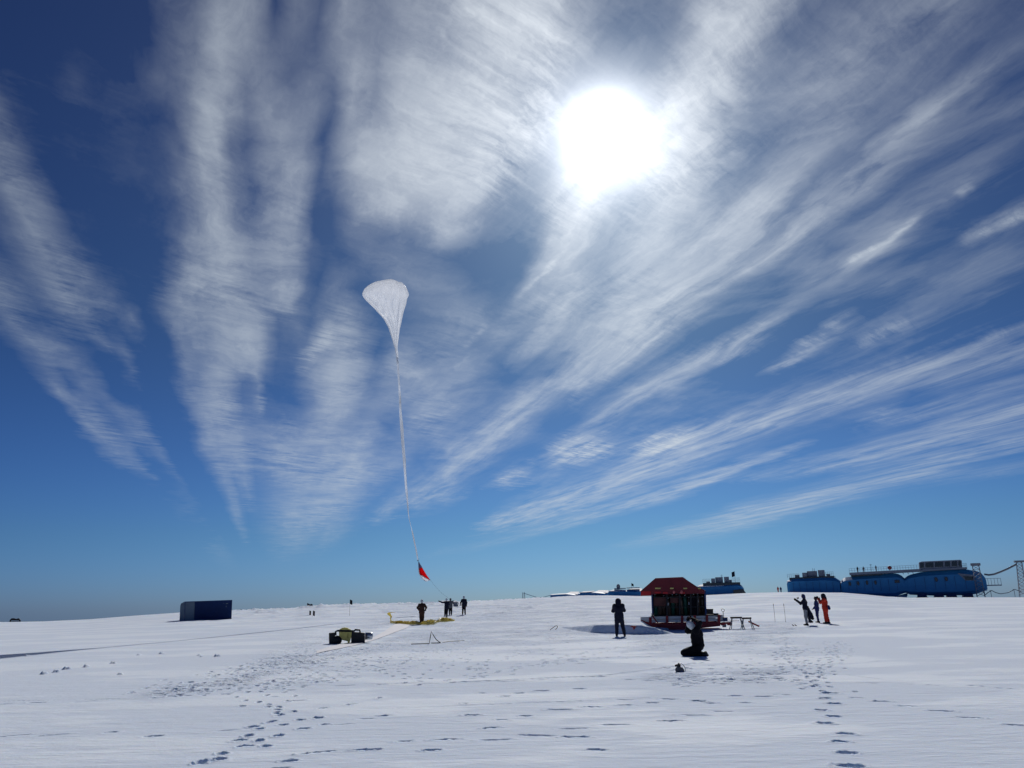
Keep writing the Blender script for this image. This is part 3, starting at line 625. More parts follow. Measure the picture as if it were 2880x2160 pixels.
# ------------------------------------------------------------------ smooth bodies from distance fields
def surface_nets(f, lo, hi, h):
    n = [int(math.ceil((hi[i]-lo[i])/h))+1 for i in range(3)]
    ax = [lo[i]+h*np.arange(n[i]) for i in range(3)]
    Xg, Yg, Zg = np.meshgrid(*ax, indexing='ij'); F = f(Xg, Yg, Zg); S = F < 0
    nx, ny, nz = n
    c = np.zeros((nx-1, ny-1, nz-1), int)
    for a in (0, 1):
        for b in (0, 1):
            for e in (0, 1): c += S[a:nx-1+a, b:ny-1+b, e:nz-1+e]
    act = (c > 0) & (c < 8); idx = -np.ones(act.shape, int); I = np.argwhere(act); idx[act] = np.arange(len(I))
    acc = np.zeros((len(I), 3)); cnt = np.zeros(len(I))
    cor = [(a, b, e) for a in (0, 1) for b in (0, 1) for e in (0, 1)]
    for p in cor:
        for k in range(3):
            if p[k]: continue
            q = list(p); q[k] = 1
            fa = F[I[:, 0]+p[0], I[:, 1]+p[1], I[:, 2]+p[2]]; fb = F[I[:, 0]+q[0], I[:, 1]+q[1], I[:, 2]+q[2]]
            mm = (fa < 0) != (fb < 0); t = np.where(mm, fa/np.where(fa == fb, 1, fa-fb), 0)
            pt = np.tile(np.array(p, float), (len(I), 1)); pt[:, k] += t
            acc += pt*mm[:, None]; cnt += mm
    V = (I+acc/cnt[:, None])*h+np.array(lo); Q = []
    for k in range(3):
        sl = [slice(1, nx-1), slice(1, ny-1), slice(1, nz-1)]; sl[k] = slice(0, n[k]-1); sh = list(sl); sh[k] = slice(1, n[k])
        A = S[tuple(sl)]; B = S[tuple(sh)]; E = np.argwhere(A != B); off = np.array([1, 1, 1]); off[k] = 0; E = E+off
        fl = S[E[:, 0], E[:, 1], E[:, 2]]; u, v = [(1, 2), (2, 0), (0, 1)][k]
        def cid(du, dv): G = E.copy(); G[:, u] -= du; G[:, v] -= dv; return idx[G[:, 0], G[:, 1], G[:, 2]]
        q = np.stack([cid(1, 1), cid(0, 1), cid(0, 0), cid(1, 0)], -1); q[~fl] = q[~fl][:, ::-1]; Q.append(q)
    Q = np.vstack(Q); return V, Q[(Q >= 0).all(1)]
def cap_sdf(P, caps, k=0.03):
    x, y, z = P; d = None
    for (a, b, ra, rb) in caps:
        a = np.array(a, float); b = np.array(b, float); ab = b-a; L = (ab*ab).sum()+1e-9
        t = np.clip(((x-a[0])*ab[0]+(y-a[1])*ab[1]+(z-a[2])*ab[2])/L, 0, 1)
        e = np.sqrt((x-a[0]-t*ab[0])**2+(y-a[1]-t*ab[1])**2+(z-a[2]-t*ab[2])**2)-(ra+(rb-ra)*t)
        if d is None: d = e
        else: hh = np.clip(0.5+0.5*(d-e)/k, 0, 1); d = d*(1-hh)+e*hh-k*hh*(1-hh)
    return d
def sdf_obj(name, caps, m, parent, h=0.02, k=0.03, fold=0.0, cut=None, seed=0, S=1.0, yaw=0.0):
    A = np.array([c[0] for c in caps]+[c[1] for c in caps], float); r = max(max(c[2], c[3]) for c in caps)+0.03
    lo = A.min(0)-r; hi = A.max(0)+r
    def f(x, y, z):
        d = cap_sdf((x, y, z), caps, k)
        if fold: d = d+fold*(np.sin(z*31+x*17+seed)*np.sin(y*23+z*9+seed*2)+0.6*np.sin(z*57+seed*3+x*31))
        if cut is not None: d = np.maximum(d, cut(x, y, z))
        return d
    V, Q = surface_nets(f, lo, hi, h); c_, s_ = math.cos(yaw), math.sin(yaw)
    V = np.stack([V[:, 0]*c_-V[:, 1]*s_, V[:, 0]*s_+V[:, 1]*c_, V[:, 2]], -1)*S
    me = bpy.data.meshes.new(name); me.vertices.add(len(V)); me.vertices.foreach_set('co', V.astype(np.float32).ravel())
    me.loops.add(len(Q)*4); me.loops.foreach_set('vertex_index', Q.astype(np.int32).ravel()); me.polygons.add(len(Q))
    me.polygons.foreach_set('loop_start', (np.arange(len(Q))*4).astype(np.int32)); me.polygons.foreach_set('use_smooth', np.ones(len(Q), bool))
    me.update(calc_edges=True); me.validate(); me.materials.append(M[m]); o = bpy.data.objects.new(name, me); COL.objects.link(o); o.parent = parent; return o
DEF = dict(head=(0, .03, 1.63), neck=(0, 0, 1.46), chest=(0, 0, 1.28), pel=(0, 0, .97),
           shL=(-.18, 0, 1.41), shR=(.18, 0, 1.41), elL=(-.25, -.03, 1.14), elR=(.25, -.03, 1.14), wrL=(-.25, .08, .91), wrR=(.25, .08, .91),
           hiL=(-.09, 0, .93), hiR=(.09, 0, .93), knL=(-.10, .03, .50), knR=(.10, .03, .50), anL=(-.10, -.01, .09), anR=(.10, -.01, .09))
def person(fr, loc, yaw, pose, top, bottom, hat, label, H=1.0, h=0.022, bulk=1.0, hood=False, coat=0.86, boots='boot_rubber', gloves='black_cloth', group=None, look=None, seed=1, gait=None):
    """pose in the figure's own axes: x its right, y forward, z up"""
    J = dict(DEF); J.update(pose or {}); V3 = {k_: np.array(v, float) for k_, v in J.items()}
    root = empty('person', loc, fr.rz, label, 'person', group)
    hd, nk, ch, pe = V3['head'], V3['neck'], V3['chest'], V3['pel']
    lk = np.array(look if look is not None else (0, 1, 0.1), float); lk /= np.linalg.norm(lk); up = hd-nk; up /= np.linalg.norm(up)
    side = np.cross(lk, up); side /= np.linalg.norm(side)
    def hand(w, e, grow=0.0):
        d = w-e; d /= np.linalg.norm(d); s_ = np.cross(d, lk); s_ = s_/(np.linalg.norm(s_)+1e-6); n_ = np.cross(s_, d); palm = w+d*.085
        cs = [(w, w+d*.03, .028+grow, .034+grow), (w+d*.03-s_*.018, palm-s_*.022, .022+grow, .020+grow), (w+d*.03+s_*.018, palm+s_*.022, .022+grow, .020+grow)]
        for i, (o_, L) in enumerate(((-.033, .062), (-.011, .075), (.011, .070), (.032, .055))):
            a = palm+s_*o_; b = a+d*L*.55+n_*L*.15; c_ = b+d*L*.25+n_*L*.42; cs += [(a, b, .0115+grow, .0105+grow), (b, c_, .0105+grow, .009+grow)]
        a = w+d*.03+s_*.03; cs += [(a, a+s_*.03+d*.03, .014+grow, .0125+grow), (a+s_*.03+d*.03, a+s_*.032+d*.062+n_*.01, .0125+grow, .010+grow)]
        return cs
    body = [(hd+up*.035-lk*.012, hd-up*.03+lk*.005, .098, .082), (hd-up*.06+lk*.02, hd-up*.085+lk*.045, .055, .035), (hd+lk*.085, hd-up*.025+lk*.108, .012, .018),
            (hd-up*.055+lk*.075, hd-up*.055+lk*.082, .022, .022), (hd+side*.09, hd+side*.092-up*.02, .018, .014), (hd-side*.09, hd-side*.092-up*.02, .018, .014),
            (hd-up*.07, nk, .055, .060), (nk, ch, .07, .13), (V3['shL'], V3['shR'], .06, .06), (ch, pe, .14, .13)]
    for s_ in 'LR':
        body += [(nk, V3['sh'+s_], .055, .055), (V3['sh'+s_], V3['el'+s_], .052, .042), (V3['el'+s_], V3['wr'+s_], .040, .026),
                 (V3['hi'+s_], V3['kn'+s_], .088, .056), (V3['kn'+s_], V3['an'+s_], .054, .036)]
        body += hand(V3['wr'+s_], V3['el'+s_])
    B = dict(S=H, yaw=yaw, seed=seed)
    def eyes(x, y, z):
        d = -np.ones_like(x)
        for sg in (-1, 1):
            c_ = hd+lk*.104+side*sg*.034+up*.012; d = np.maximum(d, .014-np.sqrt((x-c_[0])**2+(y-c_[1])**2+(z-c_[2])**2))
        return d
    sdf_obj('body', body, 'skin', root, h, .025, cut=eyes, **B)
    b = bulk
    jk = [(nk-up*.01, ch, .085*b, .155*b), (V3['shL'], V3['shR'], .085*b, .085*b), (ch+side*.05, pe+side*.05, .135*b, .135*b), (ch-side*.05, pe-side*.05, .135*b, .135*b)]
    for s_ in 'LR':
        w_ = V3['wr'+s_]; e_ = V3['el'+s_]
        jk += [(V3['sh'+s_], e_, .083*b, .066*b), (e_, e_+(w_-e_)*.93, .064*b, .048*b)]
    if coat is not None:
        dwn = pe-ch; dwn /= np.linalg.norm(dwn); L = max(pe[2]-coat, 0)
        jk += [(pe+side*.06, pe+side*.08+dwn*L, .14*b, .13*b), (pe-side*.06, pe-side*.08+dwn*L, .14*b, .13*b)]
    sdf_obj('jacket', jk, top, root, h, .05, fold=.006, **B)
    tr = [(pe+np.array([0, 0, .0])+side*.03, pe-side*.03, .13*b, .13*b)]
    for s_ in 'LR':
        k_ = V3['kn'+s_]; a_ = V3['an'+s_]
        tr += [(V3['hi'+s_], k_, .115*b, .082*b), (k_, a_+(k_-a_)*.18, .080*b, .070*b)]
    sdf_obj('trousers', tr, bottom, root, h, .03, fold=.005, **B)
    for s_ in 'LR':
        a_ = V3['an'+s_]; k_ = V3['kn'+s_]; sh = a_-k_; sh /= np.linalg.norm(sh); toe = (gait or {}).get(s_)
        if toe is None: toe = np.array([0, 1, 0]) if sh[2] < -.5 else np.array([0, sh[1]*.2, -1.0])
        toe = np.array(toe, float); toe /= np.linalg.norm(toe); sole = a_+sh*.045
        sdf_obj('boot', [(a_+(k_-a_)*.30, a_, .066, .060), (sole-toe*.05, sole+toe*.06, .048, .050), (sole+toe*.06, sole+toe*.17, .050, .036)], boots, root, h, .03, **B)
        if gloves: sdf_obj('glove', hand(V3['wr'+s_], V3['el'+s_], .007), gloves, root, min(h, .016), .012, **B)
    def face(x, y, z):
        c_ = hd+lk*.12-up*.015; return .075-np.sqrt((x-c_[0])**2+(y-c_[1])**2+(z-c_[2])**2)
    if hat:
        if hood: sdf_obj('hood', [(hd+up*.04-lk*.03, hd-up*.06-lk*.02, .125*b, .115*b), (hd-up*.06-lk*.03, nk-lk*.02, .11*b, .12*b)], hat, root, h, .04, fold=.004, cut=face, **B)
        else: sdf_obj('hat', [(hd+up*.05-lk*.02, hd-up*.03-lk*.025, .110, .098), (hd+up*.08, hd+up*.10, .07, .05)], hat, root, h, .03, cut=face, **B)
    else: sdf_obj('hair', [(hd+up*.045-lk*.025, hd-up*.03-lk*.03, .106, .095)], 'dark_wood', root, h, .03, cut=face, **B)
    return root
TAU = math.pi
LEFT = math.pi/2      # yaw: facing the left of the picture
# standing photographer by the drift
f = Fr(1744, 1790)
person(f, f.p, 0.04, dict(head=(.0, .10, 1.60), neck=(0, .04, 1.46), shL=(-.19, .03, 1.41), shR=(.19, .03, 1.41), elL=(-.27, .16, 1.17), elR=(.27, .16, 1.19), wrL=(-.09, .30, 1.42), wrR=(.09, .30, 1.42),
       knL=(-.13, .03, .50), knR=(.15, .03, .50), anL=(-.15, -.01, .09), anR=(.22, .0, .09)), 'dark_navy_cloth', 'dark_navy_cloth', 'dark_navy_cloth',
       'person in long dark parka and hood standing with back to us by the shaded drift', H=.985, h=.016, bulk=1.16, hood=True, coat=.76, look=(0, 1, .25), seed=2)
# kneeling photographer
f = Fr(1962, 1845)
kp = empty('person', f.p, f.rz, 'person in black kneeling on the snow with white hat, both arms raised to the face', 'person'); bpy.data.objects.remove(kp)
f.p.z -= .065
kn = person(f, f.p, LEFT, dict(head=(0, .13, .955), neck=(0, .03, .84), chest=(0, -.02, .68), pel=(0, -.04, .34), shL=(-.19, -.02, .80), shR=(.19, .0, .80), elL=(-.17, -.14, 1.03), elR=(.24, .25, .78),
       wrL=(.12, .06, 1.14), wrR=(.16, .20, 1.06), hiL=(-.10, -.02, .30), hiR=(.10, -.02, .30), knL=(-.16, .40, .17), knR=(.16, .38, .17), anL=(-.13, -.20, .11), anR=(.13, -.22, .11)),
       'black_cloth', 'black_cloth', 'white_cloth', 'person in black kneeling on the snow in a white hat, arms raised to the face', H=1.0, h=.016, bulk=1.1, coat=None, look=(.75, .4, .5), seed=5,
       gait={'L': (0, -.35, -1), 'R': (0, -.45, -1)})
# three at the right
f = Fr(2270, 1759)
person(f, f.p, LEFT, dict(head=(0, .04, 1.58), neck=(0, .0, 1.42), elL=(-.22, .22, 1.20), wrL=(-.14, .42, 1.36), elR=(.20, .20, 1.22), wrR=(.06, .42, 1.40), knR=(.12, -.06, .52), anR=(.14, -.24, .22), anL=(-.08, .0, .09)),
       'dark_navy_cloth', 'mid_grey_cloth', 'navy_cloth', 'person in dark jacket and pale grey trousers holding a phone up at arm length', H=1.0, h=.018, bulk=.98, coat=.90, look=(0, 1, .35), seed=3)
root7 = [o for o in COL.objects if o.name.startswith('person') and o.parent is None][-1]
sdf_obj('tied_coat', [((.06, -.10, 1.0), (.10, -.26, .62), .09, .10), ((.10, -.26, .62), (.08, -.34, .38), .10, .085), ((.05, -.2, .6), (.06, -.16, .25), .09, .07)], 'dark_navy_cloth', root7, .02, .05, fold=.01, yaw=LEFT)
f = Fr(2302, 1751)
person(f, f.p, LEFT-.15, dict(elL=(-.22, .03, 1.14), elR=(.22, .03, 1.14), wrL=(-.14, .20, .98), wrR=(.14, .20, .98), anL=(-.06, -.03, .09), anR=(.07, .02, .09)), 'navy_cloth', 'navy_cloth', 'dark_navy_cloth',
       'person all in navy blue standing between the grey trousers and the red overalls', H=.86, h=.018, bulk=1.05, coat=.86, look=(0, 1, .3), seed=4)
f = Fr(2326, 1754)
person(f, f.p, LEFT-.1, dict(head=(0, .05, 1.60), elL=(-.26, .22, 1.24), elR=(.22, .24, 1.26), wrL=(-.10, .34, 1.47), wrR=(.08, .34, 1.50), anL=(-.10, .03, .09), anR=(.12, -.10, .09), knR=(.12, -.02, .5)), 'orange_red_cloth', 'orange_red_cloth', 'dark_navy_cloth',
       'person in bright red overalls and dark hood taking a picture', H=.97, h=.018, bulk=1.22, hood=True, coat=.80, look=(0, 1, .4), seed=6)
rr9 = [o for o in COL.objects if o.name.startswith('person') and o.parent is None][-1]
sdf_obj('bag', [((-.22, -.20, .98), (-.22, -.22, .86), .07, .08)], 'navy_cloth', rr9, .02, .04, yaw=LEFT)
# people by the launch site
f = Fr(1186, 1755.5)
person(f, f.p, .05, dict(elL=(-.33, -.08, 1.20), elR=(.33, -.06, 1.20), wrL=(-.24, .14, 1.06), wrR=(.28, .14, 1.03), knL=(-.09, .08, .52), anL=(-.06, -.0, .10), anR=(.06, -.04, .09), hiL=(-.07, 0, .93), hiR=(.07, 0, .93), head=(0, .02, 1.64)),
       'brown_cloth', 'brown_cloth', 'white_cloth', 'person in brown overalls and pale hat standing over the yellow film', H=1.02, h=.024, bulk=1.12, coat=.84, seed=7)
f = Fr(1256, 1737)
person(f, f.p, .3, dict(elL=(-.42, .04, 1.40), wrL=(-.66, .04, 1.50), elR=(.28, .12, 1.22), wrR=(.30, .26, 1.42), knL=(-.16, -.05, .52), anL=(-.26, -.32, .22), anR=(.02, .0, .09), knR=(.05, .05, .5)), 'dark_navy_cloth', 'black_cloth', 'white_cloth',
       'person in dark clothes striding with one arm flung out to the left', H=.97, h=.026, bulk=1.15, coat=.84, seed=8)
f = Fr(1267, 1731)
person(f, f.p, -.2, dict(elR=(.30, .10, 1.20), wrR=(.24, .26, 1.42)), 'grey_cloth', 'black_cloth', 'grey_cloth', 'person in grey jacket half hidden behind the one with the flung out arm', H=.93, h=.026, bulk=1.1, seed=9)
f = Fr(1305, 1730)
person(f, f.p, .1, dict(elL=(-.31, -.02, 1.16), elR=(.26, -.02, 1.14), wrL=(-.30, .12, .98), knL=(-.10, .10, .52), anL=(-.12, .12, .09), anR=(.10, -.16, .11), knR=(.09, -.02, .5)), 'dark_navy_cloth', 'black_cloth', 'white_cloth',
       'person in dark clothes and pale hat walking at the right of the launch crew', H=1.03, h=.026, bulk=1.05, coat=.88, seed=10)
# far figures
for px, py, dist, cl, bt, yaw, lab in [(2189, 1666, 262, 'orange_red_cloth', 'orange_red_cloth', .4, 'tiny far figure in red at the left end of the station'), (2197, 1666.5, 262, 'navy_cloth', 'navy_cloth', 0, 'tiny far figure in dark blue beside the tiny red figure')]:
    f = Fr(px, py, dist); person(f, f.p, yaw, {}, cl, bt, 'dark_navy_cloth', lab, h=.05, gloves=None, bulk=1.1, H=.95)
# ------------------------------------------------------------------ cameras, bag
def camera_obj(fr, px, py, y, label, s=1.0):
    x, z = fr.xz(px, py, y); c_ = Matrix.Rotation(fr.rz, 3, 'Z') @ Vector((x, y, z))
    r = empty('camera', Vector(fr.p)+c_, fr.rz, label, 'camera')
    MB().box((0, 0, 0), (.05*s, .12*s, .085*s)).box((0, 0, .05*s), (.03*s, .05*s, .025*s)).build('camera_body', 'black_metal', r, bevel=.006)
    MB().lathe([(0, -.08*s), (.03*s, -.08*s), (.034*s, -.02*s), (.034*s, 0)], seg=14, axis='x').build('lens', 'black_metal', r)
    return r
camera_obj(Fr(1744, 1790), 1742, 1706, .36, 'camera held to the face by the person in the long parka')
camera_obj(Fr(1962, 1845), 1947, 1749, .20, 'black camera held up by the kneeling person', 1.3)
camera_obj(Fr(2270, 1759), 2245, 1682, .0, 'small camera held up by the person in pale grey trousers', 1.1)
camera_obj(Fr(2326, 1754), 2305, 1683, .0, 'dark camera raised by the person in red overalls', 1.1)
f = Fr(1914, 1889)
r = empty('camera_bag', f.p, f.rz, 'small grey and black camera bag with a strap lying on the snow', 'bag')
MB().prism([(-.15, 0), (-.17, .06), (-.13, .13), (-.02, .15), (.08, .12), (.12, .05), (.13, 0)], -.09, .09).build('pouch', 'grey_cloth', r, bevel=.02)
MB().box((-.05, 0, .19), (.13, .12, .09)).box((-.13, 0, .185), (.07, .075, .07)).box((-.04, 0, .25), (.06, .06, .03)).build('camera_top', 'black_metal', r, bevel=.012)
r.scale = (.76, .76, .76)
MB().tube([(.0, .02, .23), (.05, .02, .235), (.10, .02, .20), (.14, .02, .13), (.16, .0, .06), (.16, -.03, .01)], .008).build('strap', 'black_cloth', r)
# ------------------------------------------------------------------ sledge with the covered gas cylinders
f = Fr(1880, 1768); Zk = lambda a, b: (1740+a/5.53, 1580+b/5.53)
def Q(a, b, y=0.0): return f.xz(*Zk(a, b), y)
def poly(pts): return [Q(*p) for p in pts]
def rectp(a0, b0, a1, b1): return poly([(a0, b0), (a1, b0), (a1, b1), (a0, b1)])
sl = empty('sledge', f.p, f.rz, 'red framed cargo sledge with pale board sides resting in the snow', 'sledge')
run = [(340, 925), (350, 900), (420, 930), (560, 965), (620, 962), (1000, 955), (1575, 935), (1580, 1000), (1000, 1062), (620, 1052), (550, 1035), (430, 985)]
for y0 in (0.0, 1.9): MB().prism(poly(run), y0, y0+.16).build('runner', 'red_paint', sl, bevel=.012)
snowrun = [(338, 925), (430, 990), (550, 1042), (555, 1030), (440, 972), (350, 915)]
MB().prism(poly(snowrun), -.03, .17).build('runner_edge', 'white_plastic', sl)
MB().prism(poly([(500, 838), (1580, 822), (1580, 836), (500, 852)]), -.02, 2.1).build('deck', 'dark_wood', sl, bevel=.01)
for a0, a1, t0, t1 in ((520, 735, 850, 850), (770, 970, 847, 845), (1005, 1165, 842, 840), (1200, 1355, 838, 834), (1390, 1540, 830, 826)):
    for j in (0, 1):
        o_ = (0, 0) if j == 0 else (52, 50)
        MB().prism(poly([(a0, t0+o_[0]), (a1, t1+o_[0]), (a1, t1+o_[0]+43), (a0, t0+o_[0]+43)]), .02, .06).build('side_board', 'grey_board', sl, bevel=.006)
for y0 in (1.95,): MB().prism(poly([(520, 850), (1540, 826), (1540, 918), (520, 945)]), y0, y0+.04).build('rear_side_board', 'grey_board', sl)
MB().prism(poly([(338, 860), (525, 852), (525, 960), (430, 945), (342, 925)]), .03, .09).build('bow_board', 'grey_board', sl, bevel=.006)
for a0, a1, tp in ((472, 512, 865), (733, 772, 838), (968, 1007, 838), (1163, 1202, 832), (1353, 1392, 828), (1537, 1580, 822)):
    MB().prism(poly([(a0, tp), (a1, tp), (a1+4, 985), (a0, 985)]), -.03, .03).build('stanchion', 'red_paint', sl, bevel=.008)
for a, b in (((530, 850), (650, 1005)), ): MB().tube([(*Q(*a)[:1], -.06, Q(*a)[1]), (*Q(*b)[:1], -.06, Q(*b)[1])], .035).build('strut', 'red_paint', sl)
p0, p1 = Q(505, 800), Q(530, 860); MB().tube([(p0[0], -.05, p0[1]), (p1[0], -.05, p1[1])], .012).build('lever', 'black_metal', sl)
MB().prism(poly([(1580, 945), (1755, 935), (1760, 985), (1700, 990), (1670, 960), (1650, 985), (1595, 992)]), .1, .25).build('tow_beam', 'red_paint', sl, bevel=.02)
MB().prism(poly([(1580, 922), (1872, 912), (1872, 922), (1580, 934)]), .0, .5).build('pale_bar', 'cream_sheet', sl)
for a in (560, 900, 1240, 1560): x, z = Q(a, 960); MB().box((x, 1.03, z+.05), (.10, 1.8, .10)).build('cross_member', 'red_paint', sl)
# shelter
MB().prism([Q(985, 262), Q(1040, 285), Q(1050, 300), Q(1000, 292)], -.08, -.055) ; sh = empty('gas_cylinder_shelter', f.p, f.rz, 'dark red hipped cover over a rack of gas cylinders on the sledge', 'shelter')
Dp = 2.05
MB().prism(poly([(345, 452), (572, 254), (990, 236), (1215, 385), (1335, 440), (1335, 452), (345, 462)]), -.10, Dp+.1).build('roof_cover', 'dark_red_cloth', sh, bevel=.11)
MB().prism(poly([(1000, 236), (1045, 266), (1045, 274), (998, 243)]), -.08, .5).build('sheen_patch', 'snow_and_sheen', sh)  # white piece painting the sun's sheen on the cover's right slope
MB().prism(poly([(345, 460), (505, 458), (505, 528), (345, 532)]), -.05, .02).build('side_flap', 'bright_red_cloth', sh)
MB().prism(poly([(505, 458), (1335, 448), (1335, 500), (1180, 492), (1060, 505), (900, 488), (760, 508), (640, 492), (505, 512)]), -.07, -.02).build('front_valance', 'dark_red_cloth', sh)
for a0, a1, b0 in ((560, 650, 465), (690, 760, 470), (950, 1030, 468)): MB().prism(rectp(a0, b0, a1, b0+28), -.085, -.075).build('red_patch', 'bright_red_cloth', sh)
for a0, a1 in ((568, 652), (800, 855), (1005, 1062), (1232, 1275)): MB().prism(rectp(a0, 404, a1, 424), -.125, -.11).build('yellow_tab', 'pale_yellow_cover', sh)
for y0 in (0, Dp-.08):
    for a0, a1 in ((503, 528), (1330, 1358)): MB().prism(poly([(a0, 455), (a1, 445), (a1+8, 832), (a0+16, 845)]), y0, y0+.08).build('post', 'navy_paint', sh)
MB().prism(poly([(515, 455), (1345, 445), (1350, 832), (525, 845)]), Dp-.16, Dp-.12).build('back_panel', 'red_brown_board', sh)
MB().prism(poly([(520, 545), (1345, 540), (1347, 552), (521, 558)]), .02, .08).build('upper_rail', 'black_metal', sh)
MB().prism(poly([(530, 700), (1360, 695), (1362, 706), (531, 712)]), -.02, .03).build('lower_rail', 'black_metal', sh)
for a in (738, 935, 1110, 1215): MB().prism(poly([(a, 500), (a+22, 500), (a+26, 838), (a+4, 840)]), -.01, .04).build('rack_post', 'black_metal', sh)
MB().box((Q(530, 600)[0]-.01, Dp/2, Q(530, 650)[1]), (.03, Dp-.1, 1.05)).build('end_panel', 'navy_paint', sh)
MB().box((Q(1352, 600)[0]+.0, Dp/2, Q(1352, 640)[1]), (.03, Dp-.1, 1.10)).build('end_panel', 'navy_paint', sh)
zb = Q(900, 836)[1]+.01
xs = np.linspace(Q(572, 700)[0], Q(1310, 700)[0], 12)+rng.normal(0, .018, 12)
MB().prism(rectp(545, 556, 736, 690), .06, .09).build('brown_board', 'red_brown_board', sh, bevel=.005)
MB().prism(poly([(1100, 545), (1212, 543), (1216, 832), (1104, 834)]), .04, .07).build('black_sheet', 'black_cloth', sh)
MB().prism(rectp(800, 560, 930, 640), .06, .09).build('brown_board', 'red_brown_board', sh, bevel=.005)
def cylinder(x, y, col, hgt, label, lying=False):
    r = empty('gas_cylinder', Vector(f.p)+Matrix.Rotation(f.rz, 3, 'Z') @ Vector((x, y, zb)), f.rz, label, 'gas cylinder', 'gas cylinders racked under the red cover')
    R_ = .112
    MB().lathe([(0, 0), (R_, 0), (R_, hgt-.16), (R_*.92, hgt-.08), (R_*.55, hgt-.01), (.035, hgt+.03), (0, hgt+.03)], seg=16).build('tank', col, r)
    MB().lathe([(0, hgt+.02), (.022, hgt+.02), (.022, hgt+.09), (0, hgt+.09)], seg=8).box((.03, 0, hgt+.065), (.05, .022, .022)).build('valve', 'light_metal', r)
    MB().box((0, -R_-.001, hgt*.70), (.06, .008, .13)).build('label_patch', 'white_plastic', r) if i in (0, 3, 5, 8, 10) else None
    return r
labs = ['at the far left', 'second from the left', 'third from the left', 'fourth from the left', 'fifth from the left', 'sixth from the left', 'sixth from the right', 'fifth from the right', 'fourth from the right', 'third from the right', 'second from the right', 'at the far right']
for i, x in enumerate(xs):
    green = i in (0, 4, 7)
    cylinder(x, .24+.10*(i % 3), 'green_paint' if green else 'brown_cylinder', (1.06, .92, 1.0, .86, 1.04)[i % 5], ('dark green' if green else 'dark brown')+' gas cylinder '+labs[i]+' of the front row under the red cover')
for a, b, w in ((858, 470, 30), (975, 468, 34)):
    x, z = Q(a, b); r = empty('buoy', Vector(f.p)+Matrix.Rotation(f.rz, 3, 'Z') @ Vector((x, -.12, z)), f.rz, 'pink rubber float hanging under the red cover, '+('left' if a < 900 else 'right')+' one of two', 'float', 'pink floats under the red cover')
    sc_ = w/5.53*f.s
    MB().lathe([(0, -sc_*.95), (sc_*.5, -sc_*.8), (sc_*.75, -sc_*.1), (sc_*.5, sc_*.6), (.012, sc_*.95), (0, sc_*1.0)], seg=14).build('float', 'pink_rubber', r); MB().tube([(0, 0, sc_*.9), (0, .05, sc_*1.5)], .008).build('cord', 'black_cloth', r)
def crate(name, a0, b0, a1, b1, y0, y1, m, label, lid=None):
    P = rectp(a0, b0, a1, b1); r = empty(name, f.p, f.rz, label, 'box'); MB().prism(P, y0, y1).build('case', m, r, bevel=.012)
    if lid: MB().prism(rectp(a0-3, b0-8, a1+3, b0-.5), y0-.02, y1+.02).build('lid', lid, r, bevel=.008)
    return r
crate('storage_box', 1372, 742, 1472, 818, .1, .7, 'dark_wood', 'dark box on the sledge deck just right of the cylinder shelter', 'dark_wood')
crate('storage_box', 1480, 806, 1553, 822, .1, .6, 'dark_wood', 'low dark box with a cream lid on the back end of the sledge', 'cream_sheet')
crate('crate', 1583, 832, 1622, 925, .1, .6, 'grey_board', 'pale grey crate standing upright behind the sledge end', 'grey_board')
crate('crate', 1628, 872, 1695, 920, .0, .5, 'navy_paint', 'low navy blue crate right of the pale grey crate', 'black_metal')
# shovel
p = Q(1640, 925); r = empty('shovel', Vector(f.p)+Matrix.Rotation(f.rz, 3, 'Z') @ Vector((p[0], .2, p[1])), f.rz, 'shovel with a loop handle stuck upright in the snow behind the sledge', 'shovel')
hz = Q(1640, 775)[1]-p[1]
MB().tube([(0, 0, -.05), (0, 0, hz)], .017).build('shaft', 'dark_wood', r)
MB().tube([(.085*math.cos(t_), 0, hz+.07+.07*math.sin(t_)) for t_ in np.linspace(-math.pi/2, 1.5*math.pi, 15)], .012, cap=False).build('loop_handle', 'black_metal', r)
MB().prism([(-.1, -.32), (.1, -.32), (.12, -.05), (-.12, -.05)], -.01, .01).build('blade', 'grey_metal', r, bevel=.004)
# trestles
def trestle(a, b, wpx, label):
    p = Q(a, b); r = empty('trestle', Vector(f.p)+Matrix.Rotation(f.rz, 3, 'Z') @ Vector((p[0], -.3, p[1])), f.rz+.12, label, 'trestle', 'trestles beside the sledge')
    w_ = wpx/5.53*f.s; ht = .68
    MB().box((0, 0, ht), (w_, .12, .09)).build('top_beam', 'dark_wood', r, bevel=.008)
    for sx in (-1, 1):
        for sy in (-1, 1):
            MB().tube([(sx*w_*.36, sy*.03, ht-.02), (sx*w_*.36+sx*.16, sy*.30, -.03)], .022, seg=6).build('leg', 'grey_metal', r)
        MB().tube([(sx*(w_*.36+.09), -.16, ht*.42), (sx*(w_*.36+.09), .16, ht*.42)], .013, seg=6).build('brace', 'grey_metal', r)
    return r
trestle(1838, 1070, 172, 'left one of two trestles standing in the snow at the sledge end')
trestle(2000, 1080, 140, 'right one of two trestles standing in the snow at the sledge end')
p = Q(2110, 985); r = empty('plank', Vector(f.p)+Matrix.Rotation(f.rz, 3, 'Z') @ Vector((p[0], .2, p[1]+.06)), f.rz-.5, 'dull red plank lying aslant at the right of the trestles', 'plank')
MB().box((0, 0, 0), (.62, .12, .07), rot=(0, .42, 0)).build('board', 'red_paint', r, bevel=.008)
